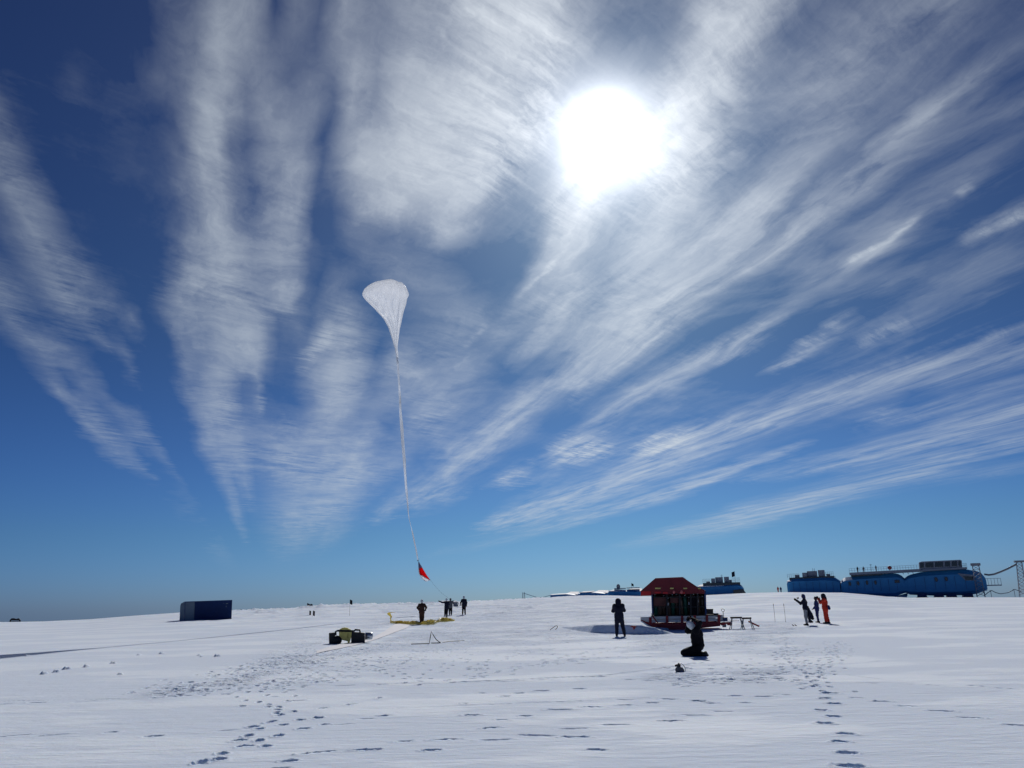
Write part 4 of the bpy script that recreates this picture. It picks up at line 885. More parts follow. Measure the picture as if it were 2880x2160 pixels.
# tow hook lying in the shaded hollow, hoop
f2 = Fr(1781, 1771); MBx = MB().prism([(-.16, .06), (-.05, .11), (.12, .10), (.17, .05), (.09, .03), (.08, -.05), (.0, -.07), (-.02, .03)], -.05, .05); o = MBx.build('tow_hook', 'red_paint', None, loc=f2.p); o.location.z += .08; o.rotation_euler = (0, 0, f2.rz)
tag(o, 'small dark red hook sticking out of the shaded snow left of the sledge', 'hook')
f2 = Fr(1550, 1772); pts = [f2.xz(1440+a/3.072, 1700+b/3.072) for a, b in ((318, 235), (335, 215), (352, 203), (372, 188), (388, 183), (395, 190), (390, 203), (376, 218))]
o = MB().tube([(x, 0.02*i, z) for i, (x, z) in enumerate(pts)], .018).build('rope_loop', 'bamboo', None, loc=f2.p); o.rotation_euler = (0, 0, f2.rz); tag(o, 'stiff loop of rope sticking up from the snow left of the drift', 'rope')
# ------------------------------------------------------------------ launch spooler
f3 = Fr(978, 1810); Z4 = lambda a, b: (900+a/5.027, 1660+b/5.027)
def Q3(a, b, y=0.0): return f3.xz(*Z4(a, b), y)
def P3(pts): return [Q3(*p) for p in pts]
sp = empty('launch_spooler', f3.p, f3.rz, 'black framed launch roller with pale yellow cover standing on a cream sheet', 'launch roller')
MB().prism(P3([(125, 608), (212, 600), (212, 755), (128, 757)]), 0, .55).build('left_weight_box', 'black_metal', sp, bevel=.015)
MB().prism(P3([(440, 588), (545, 595), (636, 605), (634, 752), (440, 757)]), -.02, .6).build('right_weight_box', 'black_metal', sp, bevel=.015)
x, z = Q3(238, 690); MB().lathe([(0, -.1), (.19, -.1), (.21, -.02), (.21, .06), (.16, .12), (0, .12)], c=(x+.02, .0, z-.06), seg=20, axis='y').build('wheel', 'black_metal', sp)
MB().tube([(*Q3(222, 640)[:1], .0, Q3(222, 640)[1]), (*Q3(222, 585)[:1], .0, Q3(222, 585)[1]), (*Q3(250, 572)[:1], .0, Q3(250, 572)[1]), (*Q3(480, 578)[:1], .0, Q3(480, 578)[1]), (*Q3(500, 560)[:1], .0, Q3(500, 560)[1]), (*Q3(560, 563)[:1], .0, Q3(560, 563)[1]), (*Q3(567, 598)[:1], .0, Q3(567, 598)[1])], .045, seg=10).build('frame_bar', 'black_metal', sp)
cv = P3([(268, 590), (447, 590), (445, 640), (428, 712), (415, 748), (392, 748), (392, 722), (300, 700), (285, 720), (272, 690)])
MB().prism(cv, -.04, .5).build('cover', 'pale_yellow_cover', sp, bevel=.02)
top = []
for i in range(11):
    t_ = i/10; a = 265+178*t_; hh = 62*math.sin(math.pi*min(max(t_*.9+.05, 0), 1))**.6+ (6 if i % 2 else 0); top.append((a, 592-hh))
MB().prism(P3(top+[(443, 594), (265, 594)]), .0, .45).build('bundled_film', 'pale_yellow_cover', sp, bevel=.03)
x, z = Q3(395, 640); MB().tube([(x, -.05, z+.1), (x, -.05, z-.12)], .008).build('strap', 'black_cloth', sp)
x, z = Q3(640, 652); MB().lathe([(0, 0), (.16, 0), (.162, .28), (.14, .33), (0, .36)], c=(x, .25, z), seg=20, axis='x').build('roller_drum', 'light_metal', sp)
def ground_sheet(name, L, Rr, m, label, cat, lift=.02):
    rowsv = []
    for (a, b), (c_, d_) in zip(L, Rr):
        p0 = np.array(gpx(a, b)); p1 = np.array(gpx(c_, d_)); rowsv.append((p0, p1))
    P = []
    for i in range(len(rowsv)-1):
        for k in range(8):
            t_ = k/8; p0 = rowsv[i][0]*(1-t_)+rowsv[i+1][0]*t_; p1 = rowsv[i][1]*(1-t_)+rowsv[i+1][1]*t_
            P.append([(p0*(1-u)+p1*u) for u in np.linspace(0, 1, 9)])
    P = np.array(P); Zs = ground_h(P[..., 0], P[..., 1])+lift+.012*fbm(P[..., 0]*1.5, P[..., 1]*1.5, 61)
    o = MB().grid([[(P[i, j, 0], P[i, j, 1], Zs[i, j]) for j in range(P.shape[1])] for i in range(len(P))]).build(name, m); tag(o, label, cat); return o
ground_sheet('ground_sheet', [Z4(-40, 860), Z4(150, 800), Z4(400, 745), Z4(720, 690), Z4(900, 600), Z4(1060, 508), Z4(1120, 500)], [Z4(-60, 905), Z4(0, 885), Z4(560, 768), Z4(770, 708), Z4(1000, 625), Z4(1230, 550), Z4(1290, 508)], 'cream_sheet', 'long cream ground cloth laid on the trampled snow under the launch roller', 'ground cloth')
# ------------------------------------------------------------------ yellow film
yr = random.Random(4)
pth = [(1000, 462, .10), (1080, 478, .16), (1150, 474, .20), (1220, 482, .16), (1290, 488, .22), (1350, 488, .24), (1420, 488, .12), (1480, 490, .24), (1550, 492, .32), (1610, 484, .26), (1650, 462, .14), (1720, 452, .26), (1790, 448, .30), (1850, 444, .18), (1908, 440, .06)]
yf = empty('yellow_film', Fr(*Z4(1400, 488)).p, 0, 'crumpled yellow plastic film strung across the snow, one end lifting', 'plastic film')
ox = Vector(yf.location); rowsv = []
pw = []
for a, b, hh in pth: p = gp(*Z4(a, b)); pw.append((p, hh))
for i in range(len(pw)-1):
    for k in range(7):
        t_ = k/7; p = pw[i][0]*(1-t_)+pw[i+1][0]*t_; hh = pw[i][1]*(1-t_)+pw[i+1][1]*t_; r_ = []
        for j in range(13):
            u = j/12; wd = hh*2.2
            zz = hh*math.sin(math.pi*u)**.6*(0.45+.9*yr.random()); r_.append((p[0]-ox.x+yr.uniform(-.06, .06), p[1]-ox.y+(u-.5)*wd+yr.uniform(-.05, .05), ground_h(np.array([p[0]]), np.array([p[1]]))[0]-ox.z+max(zz, 0)+.03))
        rowsv.append(r_)
MB().grid(rowsv, smooth=False).build('lying_film', 'yellow_film', yf)
fy = Fr(*Z4(1000, 462)); up_ = [(1002, 470, 7), (1005, 440, 9), (998, 405, 6), (1006, 375, 11), (985, 350, 19), (972, 330, 21), (985, 314, 15), (1020, 312, 9), (1050, 312, 7), (1068, 312, 3)]
rowsv = []
for a, b, w_ in up_:
    x, z = fy.xz(*Z4(a, b)); w_ = w_/5.027*fy.s; wp = Vector(fy.p)-ox; cs, sn = math.cos(fy.rz), math.sin(fy.rz); r_ = []
    for j in range(8):
        an = 2*math.pi*j/8; lx = x+w_*math.cos(an)*(1+.25*yr.random()); ly = .6*w_*math.sin(an)+yr.uniform(-.03, .03); lz = z+w_*.5*math.sin(an*2)*yr.random()
        r_.append((wp.x+cs*lx-sn*ly, wp.y+sn*lx+cs*ly, wp.z+max(lz, 0)))
    rowsv.append(r_)
MB().grid(rowsv, smooth=False, closed=True).build('lifted_film', 'yellow_film', yf)
# hose
f4 = Fr(*Z4(1545, 765)); pts = [(1290, 768), (1400, 770), (1545, 765), (1558, 670), (1575, 582), (1605, 640), (1645, 700), (1705, 748), (1660, 766), (1570, 764)]
q_ = []
for i, (a, b) in enumerate(pts): x, z = f4.xz(*Z4(a, b)); q_.append((x, (0.0 if b < 745 else .05*i), max(z, .03)))
o = MB().tube(q_, .018, seg=7).build('hose', 'black_metal', None, loc=f4.p); o.rotation_euler = (0, 0, f4.rz); tag(o, 'black hose bent up into a narrow peak on the trampled snow', 'hose')
pts = [gp(*Z4(a, b)) for a, b in ((1735, 742), (1830, 728), (1930, 722), (2040, 716))]
o = MB().tube([(p[0], p[1], p[2]+.015) for p in pts], .013, seg=7).build('cable', 'black_metal'); tag(o, 'thin dark cable lying on the snow to the right of the bent hose', 'cable')
# ------------------------------------------------------------------ container
f5 = Fr(587, 1743); Zc = lambda a, b: (480+a/10.055, 1660+b/10.055)
def Q5(a, b, y=0.0): return f5.xz(*Zc(a, b), y)
ct = empty('shipping_container', f5.p, f5.rz, 'dark blue shipping container with a grey panel, half way to the skyline on the left', 'container')
PB = [Q5(400, 322), Q5(1742, 274), Q5(1722, 826), Q5(392, 868)]; P_dn = [PB[0], PB[1], (PB[2][0], PB[2][1]-.3), (PB[3][0], PB[3][1]-.3)]
# corrugated front sheet over a plain box
MB().prism(P_dn, .05, 2.44).build('body', 'navy_paint', ct)
nC = 46; tl, tr_2, br, bl = [np.array(p) for p in P_dn]; rw = [[], []]
for i in range(nC*4+1):
    t_ = i/(nC*4); ph = i % 4; yy = .0 if ph in (0, 1) else .036; t2 = 0.10+0.885*t_ if False else 0.215+.775*t_
    a = tl*(1-t2)+tr_2*t2; b = bl*(1-t2)+br*t2; rw[0].append((a[0], yy, a[1]-.12)); rw[1].append((b[0], yy, b[1]))
MB().grid(rw, smooth=False).build('side_wall', 'navy_paint', ct)
def quadp(t0, t1, z0, z1, y0, y1, name, m):
    top0 = tl*(1-t0)+tr_2*t0; top1 = tl*(1-t1)+tr_2*t1; b0 = bl*(1-t0)+br*t0; b1 = bl*(1-t1)+br*t1
    g0 = lambda A, B, u: tuple(A*(1-u)+B*u)
    return MB().prism([g0(top0, b0, z0), g0(top1, b1, z0), g0(top1, b1, z1), g0(top0, b0, z1)], y0, y1).build(name, m, ct)
quadp(0.0, 1.0, -.002, .035, -.015, .05, 'top_rail', 'navy_paint'); quadp(.985, 1.0, .036, 1, -.015, .05, 'corner_post', 'navy_paint'); quadp(0.0, .012, .036, 1, -.015, .05, 'corner_post', 'navy_paint')
quadp(.013, .205, .037, 1, -.004, .05, 'grey_panel', 'blue_grey_panel')
MB().prism([Q5(400, 318), Q5(292, 376), Q5(272, 440), (Q5(250, 868)[0], Q5(250, 868)[1]-.3), (Q5(390, 868)[0], Q5(390, 868)[1]-.3)], .02, .10).build('open_door', 'blue_grey_panel', ct)
for a, b, w_, h_ in ((1500, 372, 40, 10), (1590, 375, 60, 20), (1570, 420, 20, 14), (1570, 465, 24, 30)): x, z = Q5(a, b); MB().box((x, -.02, z), (w_/10*f5.s, .01, h_/10*f5.s)).build('faded_marking', 'blue_grey_panel', ct)
# ------------------------------------------------------------------ far left gear, flags, poles, boards
f6 = Fr(44, 1749.5, 150); Zl = lambda a, b: (a/18.43, 1700+b/18.43)
def P6(pts): return [f6.xz(*Zl(*p)) for p in pts]
r = empty('stacked_gear', f6.p, f6.rz, 'black low rack of gear on short legs on the skyline at the far left', 'gear rack')
MB().prism(P6([(530, 780), (600, 716), (740, 716), (850, 750), (940, 718), (1000, 722), (1060, 800), (1050, 830), (540, 830)]), 0, 1.2).build('load', 'black_metal', r, bevel=.04)
for a in (545, 1030):
    x, z = f6.xz(*Zl(a, 830)); MB().box((x, .3, z-.15), (.22, .5, .5)).build('leg', 'black_metal', r)
x0, z0 = f6.xz(*Zl(600, 878)); x1, z1 = f6.xz(*Zl(1010, 878)); MB().box(((x0+x1)/2, .3, z0), (x1-x0, .1, .1)).build('runner', 'black_metal', r)
def flag(px, py_base, py_top, dist, w, hgt, label, m='black_cloth', pole=True, lean=0.0, group='marker flags on the snow', thin=.02):
    fr_ = Fr(px, py_base, dist); x, z = fr_.xz(px, py_top); hz_ = z
    r = empty('marker_flag', fr_.p, fr_.rz, label, 'flag', group)
    MB().tube([(0, 0, -.3), (lean*hz_, 0, hz_)], thin, seg=6).build('pole', 'bamboo', r)
    P = [[(lean*hz_*(1-j*.0)+.01+w*i/4, .05*math.sin(i*1.6+j), hz_-hgt*j/4-.12*w*i) for j in range(5)] for i in range(5)]
    MB().grid(P).build('cloth', m, r, solid=.008); return r
flag(983, 1732, 1686, None, .24, .45, 'black flag on a tall thin pole left of the launch crew', thin=.012)
flag(864, 1708, 1696, 140, .55, .45, 'pale dark-edged flag at the skyline, left one of a pair', m='grey_cloth', thin=.04)
flag(874, 1708, 1698, 140, .30, .7, 'black flag at the skyline, right one of a pair', thin=.04)
flag(870, 1730, 1717, None, .16, .5, 'small black flag below the skyline, left one of two', thin=.014)
flag(880, 1734, 1717, None, .18, .5, 'small black flag below the skyline, right one of two', thin=.014)
flag(672, 1717, 1713, 145, .35, .25, 'tiny dark leaning flag on the skyline right of the container', lean=.6)
flag(1777, 1662, 1640, 400, 1.0, 1.2, 'tiny dark flag above the left station modules', thin=.06)
for px, py, pt in ((2180, 1749, 1697), (2209.5, 1750.5, 1697)):
    fr_ = Fr(px, py); x, z = fr_.xz(px-(8 if px > 2190 else 8), pt); r = empty('marker_pole', fr_.p, fr_.rz, 'thin bamboo marker pole, '+('left' if px < 2190 else 'right')+' one of two near the three photographers', 'pole', 'marker poles')
    MB().tube([(0, 0, -.3), (.01, 0, z*.5), (0, 0, z)], .011, seg=6).build('cane', 'bamboo', r); MB().tube([(0, 0, z*.86), (.0, 0, z*.95)], .019, seg=6).build('tape', 'black_cloth', r)
f7 = Fr(1282, 1706); Q7 = lambda a, b: f7.xz(*Z4(a, b))
r = empty('notice_board', f7.p, f7.rz, 'pale grey board on splayed legs behind the launch crew', 'board')
MB().prism([Q7(1893, 165), Q7(1945, 165), Q7(1956, 232), Q7(1882, 232)], 0, .04).build('panel', 'mid_grey_cloth', r, bevel=.005)
for a, b, c_, d_ in ((1948, 165, 1976, 226), (1888, 168, 1870, 226)): p0, p1 = Q7(a, b), Q7(c_, d_); MB().tube([(p0[0], .0, p0[1]), (p1[0], .25, p1[1])], .03, seg=6).build('leg', 'grey_metal', r)
for a in (1915, ): p0, p1 = Q7(1870, 140), Q7(1940, 165); MB().tube([(p0[0], .1, p0[1]), (p1[0], .1, p1[1])], .012, seg=6).build('rod', 'bamboo', r)
f8 = Fr(2236, 1760.5); r = empty('glove', f8.p, f8.rz, 'pair of small dark ski tips poking from the snow left of the photographers', 'ski tips')
for dx in (-.04, .10): MB().tube([(dx, 0, -.02), (dx-.06, 0, .04), (dx-.12, 0, .07)], .028, seg=6).build('tip', 'black_metal', r)
r.name = 'ski_tips'

# ------------------------------------------------------------------ balloon
film = bpy.data.materials.new('balloon_film'); film.use_nodes = True; t = film.node_tree; t.nodes.clear(); q = NG(t)
lw = q.n('ShaderNodeLayerWeight', {'Blend': 0.35}); nz = q.noise(q.v('MULTIPLY', q.n('ShaderNodeTexCoord').outputs['Object'], (1.4, 1.4, .35)), 1.6, 5, .6)
df_ = q.n('ShaderNodeBsdfDiffuse', {'Color': (.95, .96, .97, 1)}); tl_ = q.n('ShaderNodeBsdfTranslucent', {'Color': (.96, .97, .98, 1)}); gs = q.n('ShaderNodeBsdfGlossy', {'Color': (1, 1, 1, 1), 'Roughness': .22})
m1 = q.n('ShaderNodeMixShader', {0: .62, 1: df_.outputs[0], 2: tl_.outputs[0]}); m2 = q.n('ShaderNodeMixShader', {0: .07, 1: m1.outputs[0], 2: gs.outputs[0]})
fac = q.m('ADD', q.m('MULTIPLY', lw.outputs['Facing'], .45), q.mr(nz, .3, .7, .44, .64))
m3 = q.n('ShaderNodeMixShader', {0: fac, 1: q.n('ShaderNodeBsdfTransparent').outputs[0], 2: m2.outputs[0]})
t.links.new(m3.outputs[0], q.n('ShaderNodeOutputMaterial').inputs[0]); M['film'] = film
M['film_tail'] = mat('gathered_film', (.86, .89, .93), .45, var=.25, scale=1.5, stretch=(3, 3, .4), translucent=.5)
BD = 88.0; fb = Fr(1186, 1753, BD); Z5 = lambda a, b: (980+a/5.53, 760+b/5.53)
bl_ = empty('balloon', fb.p, fb.rz, 'half filled clear plastic research balloon with a long gathered tail', 'balloon')
sec = [(192, 610, 790), (198, 520, 825), (208, 445, 848), (232, 360, 872), (262, 300, 895), (300, 252, 918), (335, 230, 932), (372, 215, 941), (405, 220, 930), (432, 236, 915), (470, 268, 908), (520, 320, 898), (600, 403, 872), (680, 478, 850), (750, 540, 836),
       (820, 582, 822), (900, 622, 803), (1000, 655, 789), (1100, 686, 776), (1170, 706, 766), (1220, 722, 762), (1300, 734, 774), (1380, 748, 778), (1450, 762, 780)]
NS = 96; rowsv = []; zs = []; D3 = {}
for i, (yy, xl, xr) in enumerate(sec):
    (ax, az_), (bx, bz_) = fb.xz(*Z5(xl, yy)), fb.xz(*Z5(xr, yy)); cx, rx, cz = (ax+bx)/2, (bx-ax)/2, (az_+bz_)/2; rw_ = []
    down = max(0, (yy-400)/1050); crown = max(0, (420-yy)/232)
    for k in range(NS):
        a = 2*math.pi*k/NS
        fold = 1+(.05+.20*min(down*2.2, 1))*(.55*math.sin(7*a+1.3+yy*.0012)+.45*math.sin(11*a+.4-yy*.0021))*min(1, .25+down*3)-.02*abs(math.sin(14*a+crown*2))*(1 if yy < 600 else 0)
        lim = 1-.20*min(down*2.2, 1)
        x = cx+rx*math.cos(a)*(fold*lim if abs(math.cos(a)) < .985 else 1)
        y = rx*(.42+.38*min(down*2, 1))*math.sin(a)*fold; z = cz-.30*crown*rx*.55*math.sin(a)+(.07*math.sin(3*a+.8)+.05*math.sin(5*a+2))*min(crown, .8)*rx*(1-abs(math.cos(a))**6)
        rw_.append((x, y, z))
    rowsv.append(rw_)
# crown dimple closes the top
c0 = np.mean(np.array(rowsv[0]), 0); cap_rows = []
for s_ in (0.0, .35, .7):
    cap_rows.append([tuple(c0+(np.array(p)-c0)*s_+np.array([0, 0, -.10*(1-s_)])) for p in rowsv[0]])
MB().grid(cap_rows+rowsv, closed=True).build('envelope', 'film', bl_)
# inner sheet: the gathered front of the crown seen through the film
# load tapes down the envelope
for k in (56, 64, 70, 77):
    pts = [rowsv[i][(k+int(2*math.sin(i*.7+k))) % NS] for i in range(9, len(rowsv))]
    MB().tube([(p[0], p[1]-.01, p[2]) for p in pts], .013, seg=5).build('film_seam', 'film_tail', bl_)
cn = np.array(rowsv[3]).mean(0); w_ = (rowsv[3][0][0]-rowsv[3][48][0])/2
# tail
tl2 = [(858, 772, 5), (860, 800, 5.5), (862, 830, 4.5), (864, 860, 5.5), (865, 890, 6.0), (868, 925, 7.5), (870, 955, 8), (873, 990, 6.5), (875, 1020, 6), (877, 1050, 5.5), (880, 1080, 4.0), (882, 1108, 2.4), (884, 1122, 1.4), (888, 1138, 1.0), (891, 1150, 2.8), (895, 1170, 3.4), (899, 1188, 3.4), (902, 1206, 2.6), (903, 1212, 1.4)]
rowsv2 = []
for i, (a, b, w_) in enumerate(tl2):
    for sub in range(4):
        if i == len(tl2)-1 and sub: break
        t_ = sub/4; n_ = tl2[min(i+1, len(tl2)-1)]; aa, bb, ww = a+(n_[0]-a)*t_, b+(n_[1]-b)*t_, w_+(n_[2]-w_)*t_
        x, z = fb.xz(aa*K, bb*K); hw = ww*K*fb.s/2; tw = .5*math.sin((i*4+sub)*.33); r_ = []
        for k in range(10):
            an = 2*math.pi*k/10; ex, ey = hw*math.cos(an), hw*.35*math.sin(an)*(1+.4*math.sin(3*an)); r_.append((x+ex*math.cos(tw)-ey*math.sin(tw), ex*math.sin(tw)+ey*math.cos(tw), z))
        rowsv2.append(r_)
MB().grid(rowsv2, closed=True).build('tail', 'film_tail', bl_)
# parachute
Z6 = lambda a, b: (1100+a/6.91, 1480+b/6.91)
pc = empty('parachute', fb.p, fb.rz, 'furled red and white parachute trailing under the balloon tail', 'parachute')
def cloth_panel(name, Lp, Rp, m):
    P = []
    for (a, b), (c_, d_) in zip(Lp, Rp):
        x0, z0 = fb.xz(*Z6(a, b)); x1, z1 = fb.xz(*Z6(c_, d_)); P.append([(x0*(1-u)+x1*u, .10*math.sin(u*7+a*.02)+.22*math.sin(math.pi*u), z0*(1-u)+z1*u) for u in np.linspace(0, 1, 13)])
    return MB().grid(P).build(name, m, pc, solid=.02)
M['para_white'] = mat('parachute_white', (.88, .89, .92), .7, var=.08, translucent=.6); M['para_red'] = mat('parachute_red', (.85, .035, .045), .7, var=.12, translucent=.6); M['para_violet'] = mat('parachute_pale', (.38, .36, .52), .7, var=.08, translucent=.3)
cloth_panel('upper_panel', [(532, 690), (530, 740), (532, 790), (538, 824)], [(538, 690), (565, 740), (592, 782), (604, 802)], 'para_violet')
cloth_panel('red_panel', [(538, 824), (545, 880), (556, 925), (566, 950), (600, 952), (650, 985), (700, 1018), (756, 1046)], [(604, 802), (630, 850), (655, 890), (680, 930), (700, 962), (720, 990), (740, 1018), (764, 1048)], 'para_red')
cloth_panel('white_panel', [(530, 800), (533, 880), (546, 935), (562, 958), (590, 1005), (622, 1042), (672, 1074), (690, 1072)], [(540, 826), (547, 882), (560, 930), (572, 952), (604, 956), (652, 990), (702, 1022), (758, 1048)], 'para_white')
x, z = fb.xz(*Z6(517, 672)); MB().box((x, 0, z), (.14, .10, .07)).build('release_unit', 'black_metal', pc, bevel=.01)
x0, z0 = fb.xz(*Z6(760, 1046)); pts = []
for a, b in ((760, 1046), (860, 1170), (980, 1300), (1105, 1392), (1150, 1425)): x, z = fb.xz(*Z6(a, b)); pts.append((x, 0, z))
MB().tube(pts, .007, seg=5).build('line', 'grey_cloth', pc)
xa, za = fb.xz(*Z6(538, 625)); xb, zb2 = fb.xz(*Z6(535, 692)); MB().tube([(xa, 0, za), (xb, 0, zb2)], .012, seg=5).build('riser', 'grey_cloth', pc)
# ------------------------------------------------------------------ research station
Z2 = lambda a, b: (2180+a/3.16, 1550+b/3.16)
def pod(name, fr, top, bot, Zf, label, depth=9.0, m='station_blue', wins=(), snow=(), group='raised station modules'):
    """outline points along the top and the bottom, left to right, given as zoom pixels"""
    r = empty(name, fr.p, fr.rz, label, 'building', group)
    T = [fr.xz(*Zf(*p)) for p in top]; B = [fr.xz(*Zf(*p)) for p in bot]; x0, x1 = T[0][0], T[-1][0]; rows_ = []
    for i in range(25):
        x = x0+(x1-x0)*i/24; zt = np.interp(x, [p[0] for p in T], [p[1] for p in T]); zb_ = np.interp(x, [p[0] for p in B], [p[1] for p in B])
        e = min(1, .94+min(i, 24-i)*.05); hw = depth/2*e; H_ = zt-zb_; cy = depth/2
        zt2 = zt-H_*.10*(1-e)
        prof = [(cy-hw*.55, zb_), (cy-hw*.98, zb_+H_*.15), (cy-hw, zb_+H_*.45), (cy-hw*.97, zb_+H_*.82), (cy-hw*.60, zt2), (cy+hw*.60, zt2), (cy+hw*.97, zb_+H_*.82), (cy+hw, zb_+H_*.45), (cy+hw*.98, zb_+H_*.15), (cy+hw*.55, zb_)]
        rows_.append([(x, a, b) for a, b in prof])
    mb = MB().grid(rows_, smooth=False, closed=True); mb.add(rows_[0], [tuple(range(10))]); mb.add(rows_[-1], [tuple(range(9, -1, -1))]); mb.build('wall', m, r)
    for k in range(1, 8):
        i = k*3; MB().box((rows_[i][0][0], depth/2-depth/2*min(1, .94+min(i, 24-i)*.05)-.02+.02, (rows_[i][0][2]+rows_[i][4][2])/2), (.07, .07, (rows_[i][4][2]-rows_[i][0][2])*.52)).build('panel_seam', 'navy_paint', r) if fr.d < 300 else None
    for (a, b, w, h_) in wins:
        x, z = fr.xz(*Zf(a, b)); s_ = fr.s/ (Zf(1, 0)[0]-Zf(0, 0)[0])**-1
        ww, hh = w*s_, h_*s_; yy = -.06
        w_o = MB().prism([(x+ww/2*math.cos(t_)*(1 if w < 60 else 1.2), z+hh/2*math.sin(t_)) for t_ in np.linspace(0, 2*math.pi, 13)[:-1]] if w < 40 else [(x-ww/2, z-hh/2), (x+ww/2, z-hh/2), (x+ww/2, z+hh/2), (x-ww/2, z+hh/2)], yy-.03, yy+1.2).build('window', 'navy_paint', r)
        MB().prism([(x+ww*.42*math.cos(t_), z+hh*.42*math.sin(t_)) for t_ in np.linspace(0, 2*math.pi, 13)[:-1]] if w < 40 else [(x-ww*.45, z-hh*.42), (x+ww*.45, z-hh*.42), (x+ww*.45, z+hh*.42), (x-ww*.45, z+hh*.42)], yy-.05, yy-.025).build('pane', 'station_window', w_o)
    for pts in snow:
        P = [fr.xz(*Zf(*p)) for p in pts]; zm = min(p[1] for p in P); F_ = [(p[0], .3+(p[1]-zm)*5.0, p[1]) for p in P]; n_ = len(F_); MB().add(F_+[(p[0], p[1]+.6, p[2]-.35) for p in F_], [tuple(range(n_)), tuple(range(2*n_-1, n_-1, -1))]+[(i_, i_+n_, (i_+1) % n_+n_, (i_+1) % n_) for i_ in range(n_)]).build('roof_snow', 'snow_and_sheen', r)
    return r
def deck_part(fr, Zf, a0, b0, a1, b1, th_, r, y0=0.0, y1=6.0, name='deck', m='station_grey'):
    x0, z0 = fr.xz(*Zf(a0, b0)); x1, z1 = fr.xz(*Zf(a1, b1)); return MB().prism([(x0, z0), (x1, z1), (x1, z1-th_), (x0, z0-th_)], y0, y1).build(name, m, r)
def railing(fr, Zf, a0, b0, a1, b1, hgt, n, r, y=0.05):
    x0, z0 = fr.xz(*Zf(a0, b0)); x1, z1 = fr.xz(*Zf(a1, b1)); mb = MB()
    for i in range(n+1):
        t_ = i/n; x = x0+(x1-x0)*t_; z = z0+(z1-z0)*t_; mb.tube([(x, y, z), (x, y, z+hgt)], .035, seg=5)
    for k in (.5, 1.0): mb.tube([(x0, y, z0+hgt*k), (x1, y, z1+hgt*k)], .03, seg=5)
    return mb.build('railing', 'grey_metal', r)
def block(fr, Zf, a0, b0, a1, b1, r, y0, y1, name='plant_unit', m='station_grey'):
    x0, z0 = fr.xz(*Zf(a0, b1)); x1, z1 = fr.xz(*Zf(a1, b0)); zz0 = fr.xz(*Zf((a0+a1)/2, b1))[1]; zz1 = fr.xz(*Zf((a0+a1)/2, b0))[1]; xm0 = fr.xz(*Zf(a0, (b0+b1)/2))[0]; xm1 = fr.xz(*Zf(a1, (b0+b1)/2))[0]
    return MB().box(((xm0+xm1)/2, (y0+y1)/2, (zz0+zz1)/2), (xm1-xm0, y1-y0, zz1-zz0)).build(name, m, r, bevel=.04)
fs_ = Fr(2545, 1681, 270)
A = pod('station_module', fs_, [(100, 262), (160, 240), (300, 236), (430, 228), (520, 232), (570, 262)], [(112, 400), (575, 410)], Z2, 'left of the three joined blue modules, with plant units on its snowy roof', snow=[[(102, 268), (130, 250), (330, 246), (410, 236), (440, 232), (440, 240), (330, 258), (130, 266)]])
deck_part(fs_, Z2, 120, 236, 520, 218, .9, A, 1.5, 7, 'roof_deck', 'station_window')
for a0, b0, a1, b1, y0 in ((235, 190, 275, 230, 2), (275, 175, 360, 226, 3), (375, 166, 430, 222, 2.5), (447, 200, 478, 218, 3), (165, 208, 200, 235, 3)): block(fs_, Z2, a0, b0, a1, b1, A, y0, y0+2.5)
railing(fs_, Z2, 105, 240, 210, 234, 1.2, 6, A, 1.6); railing(fs_, Z2, 430, 222, 515, 218, 1.2, 5, A, 1.6)
for a in (328, 342): x, z = fs_.xz(*Z2(a, 180)); MB().tube([(x, 3, z), (x, 3, z+1.0)], .06, seg=5).build('vent_pipe', 'grey_metal', A)
Bm = pod('station_module', fs_, [(578, 262), (610, 234), (700, 222), (900, 205), (1060, 196), (1110, 205), (1150, 240)], [(580, 400), (900, 404), (1070, 405), (1150, 372)], Z2, 'middle of the three joined blue modules, with a row of oval windows', wins=((665, 290, 22, 40), (738, 286, 22, 42), (817, 281, 22, 42), (892, 279, 22, 40), (1084, 270, 42, 26)),
         snow=[[(588, 262), (620, 234), (690, 224), (690, 232), (620, 246)], [(1060, 404), (1090, 396), (1180, 372), (1168, 405)]])
deck_part(fs_, Z2, 660, 192, 1290, 158, .75, Bm, -.6, 6, 'roof_deck'); deck_part(fs_, Z2, 672, 212, 950, 196, .5, Bm, .5, 6, 'lower_deck', 'station_window'); railing(fs_, Z2, 662, 190, 1285, 158, 1.15, 26, Bm, -.5)
for a in (1120, 1165, 1210): p0 = fs_.xz(*Z2(a, 168)); p1 = fs_.xz(*Z2(a+22, 205)); MB().tube([(p0[0], 1, p0[1]), (p1[0], 1, p1[1])], .08, seg=5).build('deck_strut', 'grey_metal', Bm)
x, z = fs_.xz(*Z2(1017, 147)); rb_ = empty('signal_ball', Vector(fs_.p)+Matrix.Rotation(fs_.rz, 3, 'Z') @ Vector((x, 0, z-1.2)), fs_.rz, 'round dull red ball on a short mast on the module roof deck', 'signal ball')
MB().lathe([(0, .55), (.35, .68), (.58, 1.0), (.60, 1.25), (.45, 1.6), (0, 1.75)], seg=14).build('ball', 'red_paint', rb_); MB().tube([(0, 0, -.5), (0, 0, .6)], .05, seg=6).build('mast', 'grey_metal', rb_)
x, z = fs_.xz(*Z2(855, 178)); rm_ = empty('mast', Vector(fs_.p)+Matrix.Rotation(fs_.rz, 3, 'Z') @ Vector((x, 1.5, z)), fs_.rz, 'slim instrument mast with a cross arm on the module roof deck', 'mast')
MB().tube([(0, 0, 0), (0, 0, 2.1)], .06, seg=5).build('pole', 'grey_metal', rm_); MB().tube([(-.35, 0, 1.9), (.35, 0, 1.9)], .06, seg=5).build('cross_arm', 'grey_metal', rm_)
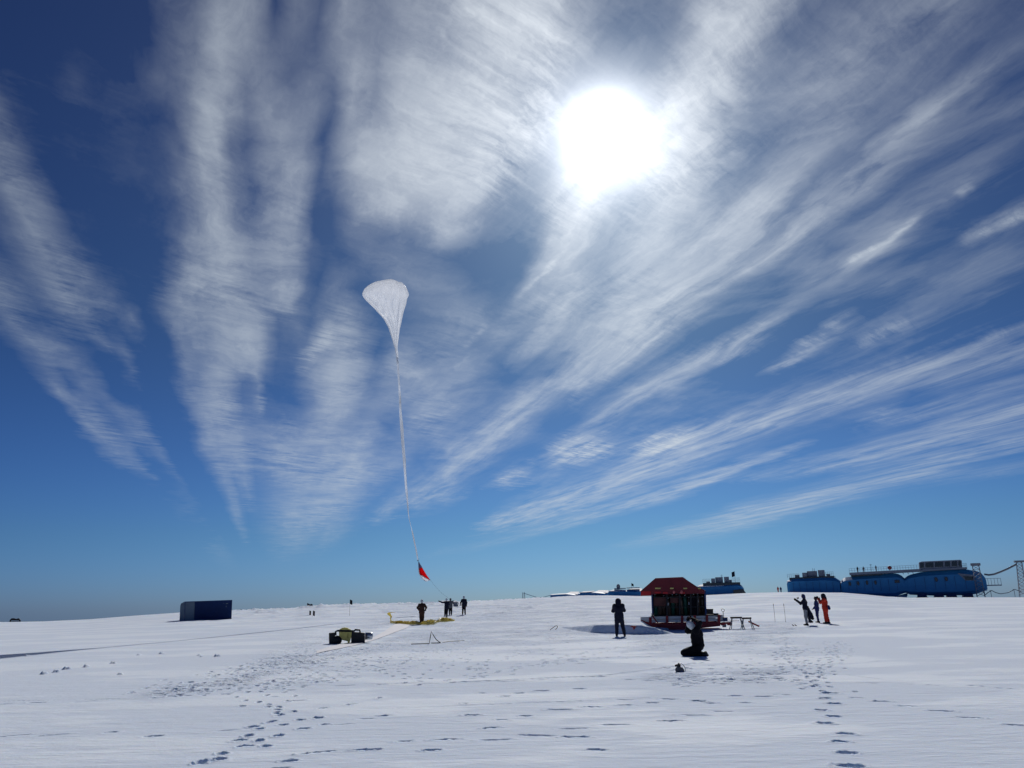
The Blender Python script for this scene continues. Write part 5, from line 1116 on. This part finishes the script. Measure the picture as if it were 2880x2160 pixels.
Cm = pod('station_module', fs_, [(1150, 240), (1185, 212), (1300, 184), (1450, 174), (1700, 160), (1800, 178), (1850, 196), (1872, 235)], [(1160, 370), (1200, 388), (1400, 396), (1700, 392), (1800, 380), (1875, 350)], Z2, 'right hand blue module carrying the glazed observation room', wins=((1432, 252, 24, 42), (1522, 248, 24, 40)))
x0 = [fs_.xz(*Z2(a, b)) for a, b in ((1622, 196), (1765, 212), (1765, 262), (1690, 260))]
wo = MB().prism(x0, -.16, 1.0).build('large_window', 'station_grey', Cm); x0 = [fs_.xz(*Z2(a, b)) for a, b in ((1672, 222), (1760, 226), (1760, 258), (1694, 256))]; MB().prism(x0, -.20, -.165).build('pane', 'station_window', wo)
for a in (1310, 1462, 1576, 1722):
    for y0 in (.8, 6.6):
        lo_ = fs_.xz(*Z2(a, 412)); up2 = fs_.xz(*Z2(a, 375)); lg = MB().prism([(up2[0]-.9, up2[1]), (up2[0]+.9, up2[1]), (lo_[0]+1.2, lo_[1]+.8), (lo_[0]+1.3, lo_[1]-.3), (lo_[0]-1.3, lo_[1]-.3), (lo_[0]-1.2, lo_[1]+.8)], y0, y0+1.6).build('leg', 'navy_paint', Cm)
        MB().prism([(lo_[0]-1.7, lo_[1]-.5), (lo_[0]+1.7, lo_[1]-.5), (lo_[0]+1.5, lo_[1]+.1), (lo_[0]-1.5, lo_[1]+.1)], y0-.3, y0+1.9).build('ski', 'black_metal', lg)
ob = [fs_.xz(*Z2(a, b)) for a, b in ((1278, 100), (1300, 92), (1645, 76), (1660, 84), (1664, 150), (1284, 172))]
og = MB().prism(ob, .3, 6.5).build('observation_room', 'station_grey', Cm, bevel=.05)
for a0, a1 in ((1290, 1322), (1336, 1408), (1420, 1494), (1508, 1556), (1570, 1618), (1630, 1652)):
    yb = lambda a: 104-(a-1290)*.05; MB().prism([fs_.xz(*Z2(a0, yb(a0))), fs_.xz(*Z2(a1, yb(a1))), fs_.xz(*Z2(a1, yb(a1)+46)), fs_.xz(*Z2(a0, yb(a0)+44))], .22, .29).build('window_pane', 'station_window', og)
deck_part(fs_, Z2, 1280, 166, 1705, 142, .5, Cm, -.4, 6.5, 'observation_deck'); railing(fs_, Z2, 1664, 146, 1704, 142, 1.1, 4, Cm, -.3)
bx = fs_.xz(*Z2(1875, 305)); MB().box((bx[0]+1.9, 2.0, bx[1]), (4.2, 2.2, .3)).build('balcony', 'station_grey', Cm); 
x, z = fs_.xz(*Z2(1872, 302)); mb = MB()
for i in range(6): mb.tube([(x+i*.8, .95, z), (x+i*.8, .95, z+1.8)], .05, seg=5)
mb.tube([(x, .95, z+1.8), (x+4.0, .95, z+1.8)], .05, seg=5); mb.build('balcony_railing', 'grey_metal', Cm)
def lattice(name, fr, Zf, base, topc, w0, w1, n, label, head=None, y=0.0, sunk=1.0):
    (bx_, bz), (tx, tz) = fr.xz(*Zf(*base), y), fr.xz(*Zf(*topc), y); r = empty(name, Vector(fr.p)+Matrix.Rotation(fr.rz, 3, 'Z') @ Vector((bx_, y, bz)), fr.rz, label, 'tower', 'lattice towers by the station')
    H_ = tz-bz; dx = (tx-bx_)
    def cr(t_, sx, sy): w = (w0+(w1-w0)*t_)/2; return (dx*t_+sx*w, sy*w, H_*t_)
    mb = MB(); mc = MB()
    for sx, sy in ((-1, -1), (1, -1), (1, 1), (-1, 1)): mb.tube([(cr(0, sx, sy)[0], cr(0, sx, sy)[1], -sunk), cr(1, sx, sy)], .07, seg=5)
    for i in range(n):
        a, b = i/n, (i+1)/n
        for (s0, s1) in (((-1, -1), (1, -1)), ((1, -1), (1, 1)), ((1, 1), (-1, 1)), ((-1, 1), (-1, -1))):
            mc.tube([cr(a, *s0), cr(b, *s1)], .035, seg=4); mc.tube([cr(a, *s1), cr(b, *s0)], .035, seg=4); mc.tube([cr(b, *s0), cr(b, *s1)], .035, seg=4)
    mb.build('upright', 'station_grey', r); mc.build('bracing', 'station_grey', r)
    if head: MB().box((dx, 0, H_+head[1]/2), (head[0], head[0]*.8, head[1])).build('platform', 'grey_metal', r, bevel=.03)
    return r
lattice('access_tower', fs_, Z2, (1830, 400), (1782, 130), 2.0, 1.6, 8, 'pale lattice access tower against the right end of the station', (2.4, .7), y=-2.6)
T2 = lattice('cable_tower', fs_, Z2, (2205, 392), (2168, 100), 1.9, 1.3, 9, 'pale leaning lattice cable tower at the right edge of the picture', (2.4, .5), y=0.0)
def hang(name, fr, Zf, pts, rad, label, y=0.0, m='grey_metal'):
    P = [];
    for a, b in pts: x, z = fr.xz(*Zf(a, b), y); P.append((x, y, z))
    out = []
    for i in range(len(P)-1):
        for k in range(6): t_ = k/6; out.append(tuple(np.array(P[i])*(1-t_)+np.array(P[i+1])*t_))
    out.append(P[-1]); o = MB().tube(out, rad, seg=6).build(name, m, None, loc=fr.p); o.rotation_euler = (0, 0, fr.rz); return tag(o, label, 'cable')
hang('service_cable', fs_, Z2, ((1858, 206), (1900, 212), (1945, 206), (2000, 186), (2070, 156), (2145, 116)), .28, 'thick service cable rising from the station end to the cable tower', y=.6)
hang('slack_cable', fs_, Z2, ((1868, 388), (1895, 366), (1925, 350), (1960, 368), (2005, 380), (2070, 370), (2130, 340), (2190, 362)), .11, 'thin slack cable slung low between the station and the cable tower')
for a, b0, b1 in ((1925, 350, 412), (2135, 340, 412)):
    x, z = fs_.xz(*Z2(a, b1)); x2, z2 = fs_.xz(*Z2(a, b0)); r = empty('cable_post', Vector(fs_.p)+Matrix.Rotation(fs_.rz, 3, 'Z') @ Vector((x, 0, z)), fs_.rz, 'thin post holding up the slack cable, '+('nearer the station' if a < 2000 else 'nearer the cable tower'), 'post', 'posts of the slack cable')
    MB().tube([(0, 0, -.5), (0, 0, z2-z)], .07, seg=5).build('shaft', 'grey_metal', r); MB().tube([(-.3, 0, z2-z), (.3, 0, z2-z)], .06, seg=5).build('cross_arm', 'grey_metal', r)
for a, b, cl, lab in ((736, 188, 'dark_navy_cloth', 'tiny dark figure at the left end of the roof deck'), (790, 187, 'grey_cloth', 'tiny pale grey figure leaning at the roof deck rail'), (900, 178, 'mid_grey_cloth', 'tiny pale figure on the roof deck near the mast')):
    x, z = fs_.xz(*Z2(a, b), 1.0); person(fs_, Vector(fs_.p)+Matrix.Rotation(fs_.rz, 3, 'Z') @ Vector((x, 1.0, z)), .6, {}, cl, cl, 'dark_navy_cloth', lab, h=.05, gloves=None, bulk=1.15, H=.95)
# middle module
Zm = Zk; fm = Fr(2030, 1672, 318)
Mm = pod('station_module', fm, [(1212, 392), (1240, 372), (1400, 366), (1640, 352), (1850, 334), (1920, 366), (1948, 410)], [(1215, 540), (1960, 520)], Zm, 'single blue module right behind the sledge shelter, with plant units on top', snow=[[(1222, 382), (1262, 358), (1300, 348), (1395, 370), (1640, 360), (1640, 370), (1390, 378)]])
deck_part(fm, Zm, 1308, 330, 1890, 316, 1.6, Mm, 1.0, 7, 'roof_deck', 'station_window')
for a0, b0, a1, b1, y0 in ((1440, 256, 1500, 325, 2), (1503, 236, 1622, 325, 3), (1640, 230, 1718, 320, 2.5), (1722, 276, 1762, 320, 3), (1360, 305, 1420, 328, 2)): block(fm, Zm, a0, b0, a1, b1, Mm, y0, y0+2.5)
railing(fm, Zm, 1310, 330, 1440, 325, 1.4, 6, Mm, 1.0); railing(fm, Zm, 1770, 320, 1888, 316, 1.6, 6, Mm, 1.0)
for a in (1595, 1608): x, z = fm.xz(*Zm(a, 236)); MB().tube([(x, 4, z), (x, 4, z+.9)], .07, seg=5).build('vent_pipe', 'grey_metal', Mm)
(x, z), (x2, z2) = fm.xz(*Zm(1818, 322)), fm.xz(*Zm(1797, 180)); r = empty('station_flag', Vector(fm.p)+Matrix.Rotation(fm.rz, 3, 'Z') @ Vector((x, 1.5, z)), fm.rz, 'dark flag on a white pole above the single blue module', 'flag')
MB().tube([(0, 0, 0), (0, 0, z2-z+.8)], .06, seg=6).build('pole', 'light_metal', r)
MB().grid([[(-.0-.28*i, .12*math.sin(i+j), z2-z+.8-.36*j-.1*i) for j in range(6)] for i in range(5)]).build('cloth', 'dark_navy_cloth', r, solid=.02)
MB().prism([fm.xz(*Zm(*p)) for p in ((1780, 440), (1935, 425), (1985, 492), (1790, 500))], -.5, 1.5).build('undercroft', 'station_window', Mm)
# left modules
Z3 = lambda a, b: (1500+a/6.144, 1620+b/6.144)
for (px, dist, tp, bt, sn, lab) in ((1755, 395, [(1283, 262), (1400, 256), (1600, 244), (1740, 250), (1870, 258)], [(1285, 380), (1870, 380)], [[(1300, 258), (1410, 226), (1600, 238), (1600, 248), (1420, 256)], [(1600, 244), (1690, 214), (1885, 212), (1868, 260), (1740, 250)]], 'nearest of three snow roofed blue modules left of the red shelter, with the white dome'),
    (1667, 425, [(768, 294), (900, 280), (1062, 268), (1180, 282), (1288, 292)], [(768, 380), (1288, 380)], [[(800, 282), (880, 262), (1050, 254), (1062, 268), (900, 280)], [(1068, 270), (1135, 240), (1305, 244), (1286, 292), (1180, 282)]], 'middle one of three snow roofed blue modules on the skyline'),
    (1587, 455, [(292, 314), (420, 303), (578, 294), (680, 308), (772, 318)], [(292, 400), (772, 400)], [[(580, 296), (650, 268), (798, 268), (770, 318), (680, 308)]], 'farthest of three snow roofed blue modules, at the left end of the row')):
    fl = Fr(px, 1679, dist); L_ = pod('station_module', fl, tp, bt, Z3, lab, snow=sn, depth=8, group='snow roofed station modules')
    if px == 1755:
        for a0, b0, a1, b1 in ((1395, 206, 1600, 220), (1612, 196, 1838, 209)): block(fl, Z3, a0, b0, a1, b1, L_, 2, 6, 'roof_deck', 'navy_paint')
        x, z = fl.xz(*Z3(1469, 212)); r = empty('radome', Vector(fl.p)+Matrix.Rotation(fl.rz, 3, 'Z') @ Vector((x, 3.5, z)), fl.rz, 'small white dome standing on the nearest snow roofed module', 'dome')
        R_ = 33/6.144*fl.s; MB().lathe([(R_*.72, -.4), (R_*.82, 0), (R_, R_*.7), (R_*.98, R_*1.2), (R_*.75, R_*1.8), (R_*.35, R_*2.1), (0, R_*2.18)], seg=18).build('shell', 'mid_grey_cloth', r)
        MB().lathe([(0, R_*2.1), (R_*.3, R_*2.13), (0, R_*2.25)], seg=10).build('snow_cap', 'snow_and_sheen', r)
# left pylon and cable
fp = Fr(1473, 1686, 300); x, z = fp.xz(1471, 1666); r = empty('small_pylon', fp.p, fp.rz, 'small dark pylon on the skyline left of the blue modules', 'pylon')
mb = MB()
for sx in (-.45, .45): mb.tube([(sx, 0, -1), (sx*.8, 0, z)], .09, seg=5)
mb.build('upright', 'grey_metal', r); mb = MB()
for i in range(5): mb.tube([(-.42, 0, z*i/5), (.42, 0, z*(i+1)/5)], .05, seg=4)
mb.build('bracing', 'grey_metal', r)
hang('skyline_cable', fp, lambda a, b: (a, b), ((1472, 1668), (1484, 1672), (1500, 1677), (1514, 1681), (1528, 1680), (1548, 1674)), .09, 'thin cable sagging from the small pylon to the farthest blue module', m='navy_paint')
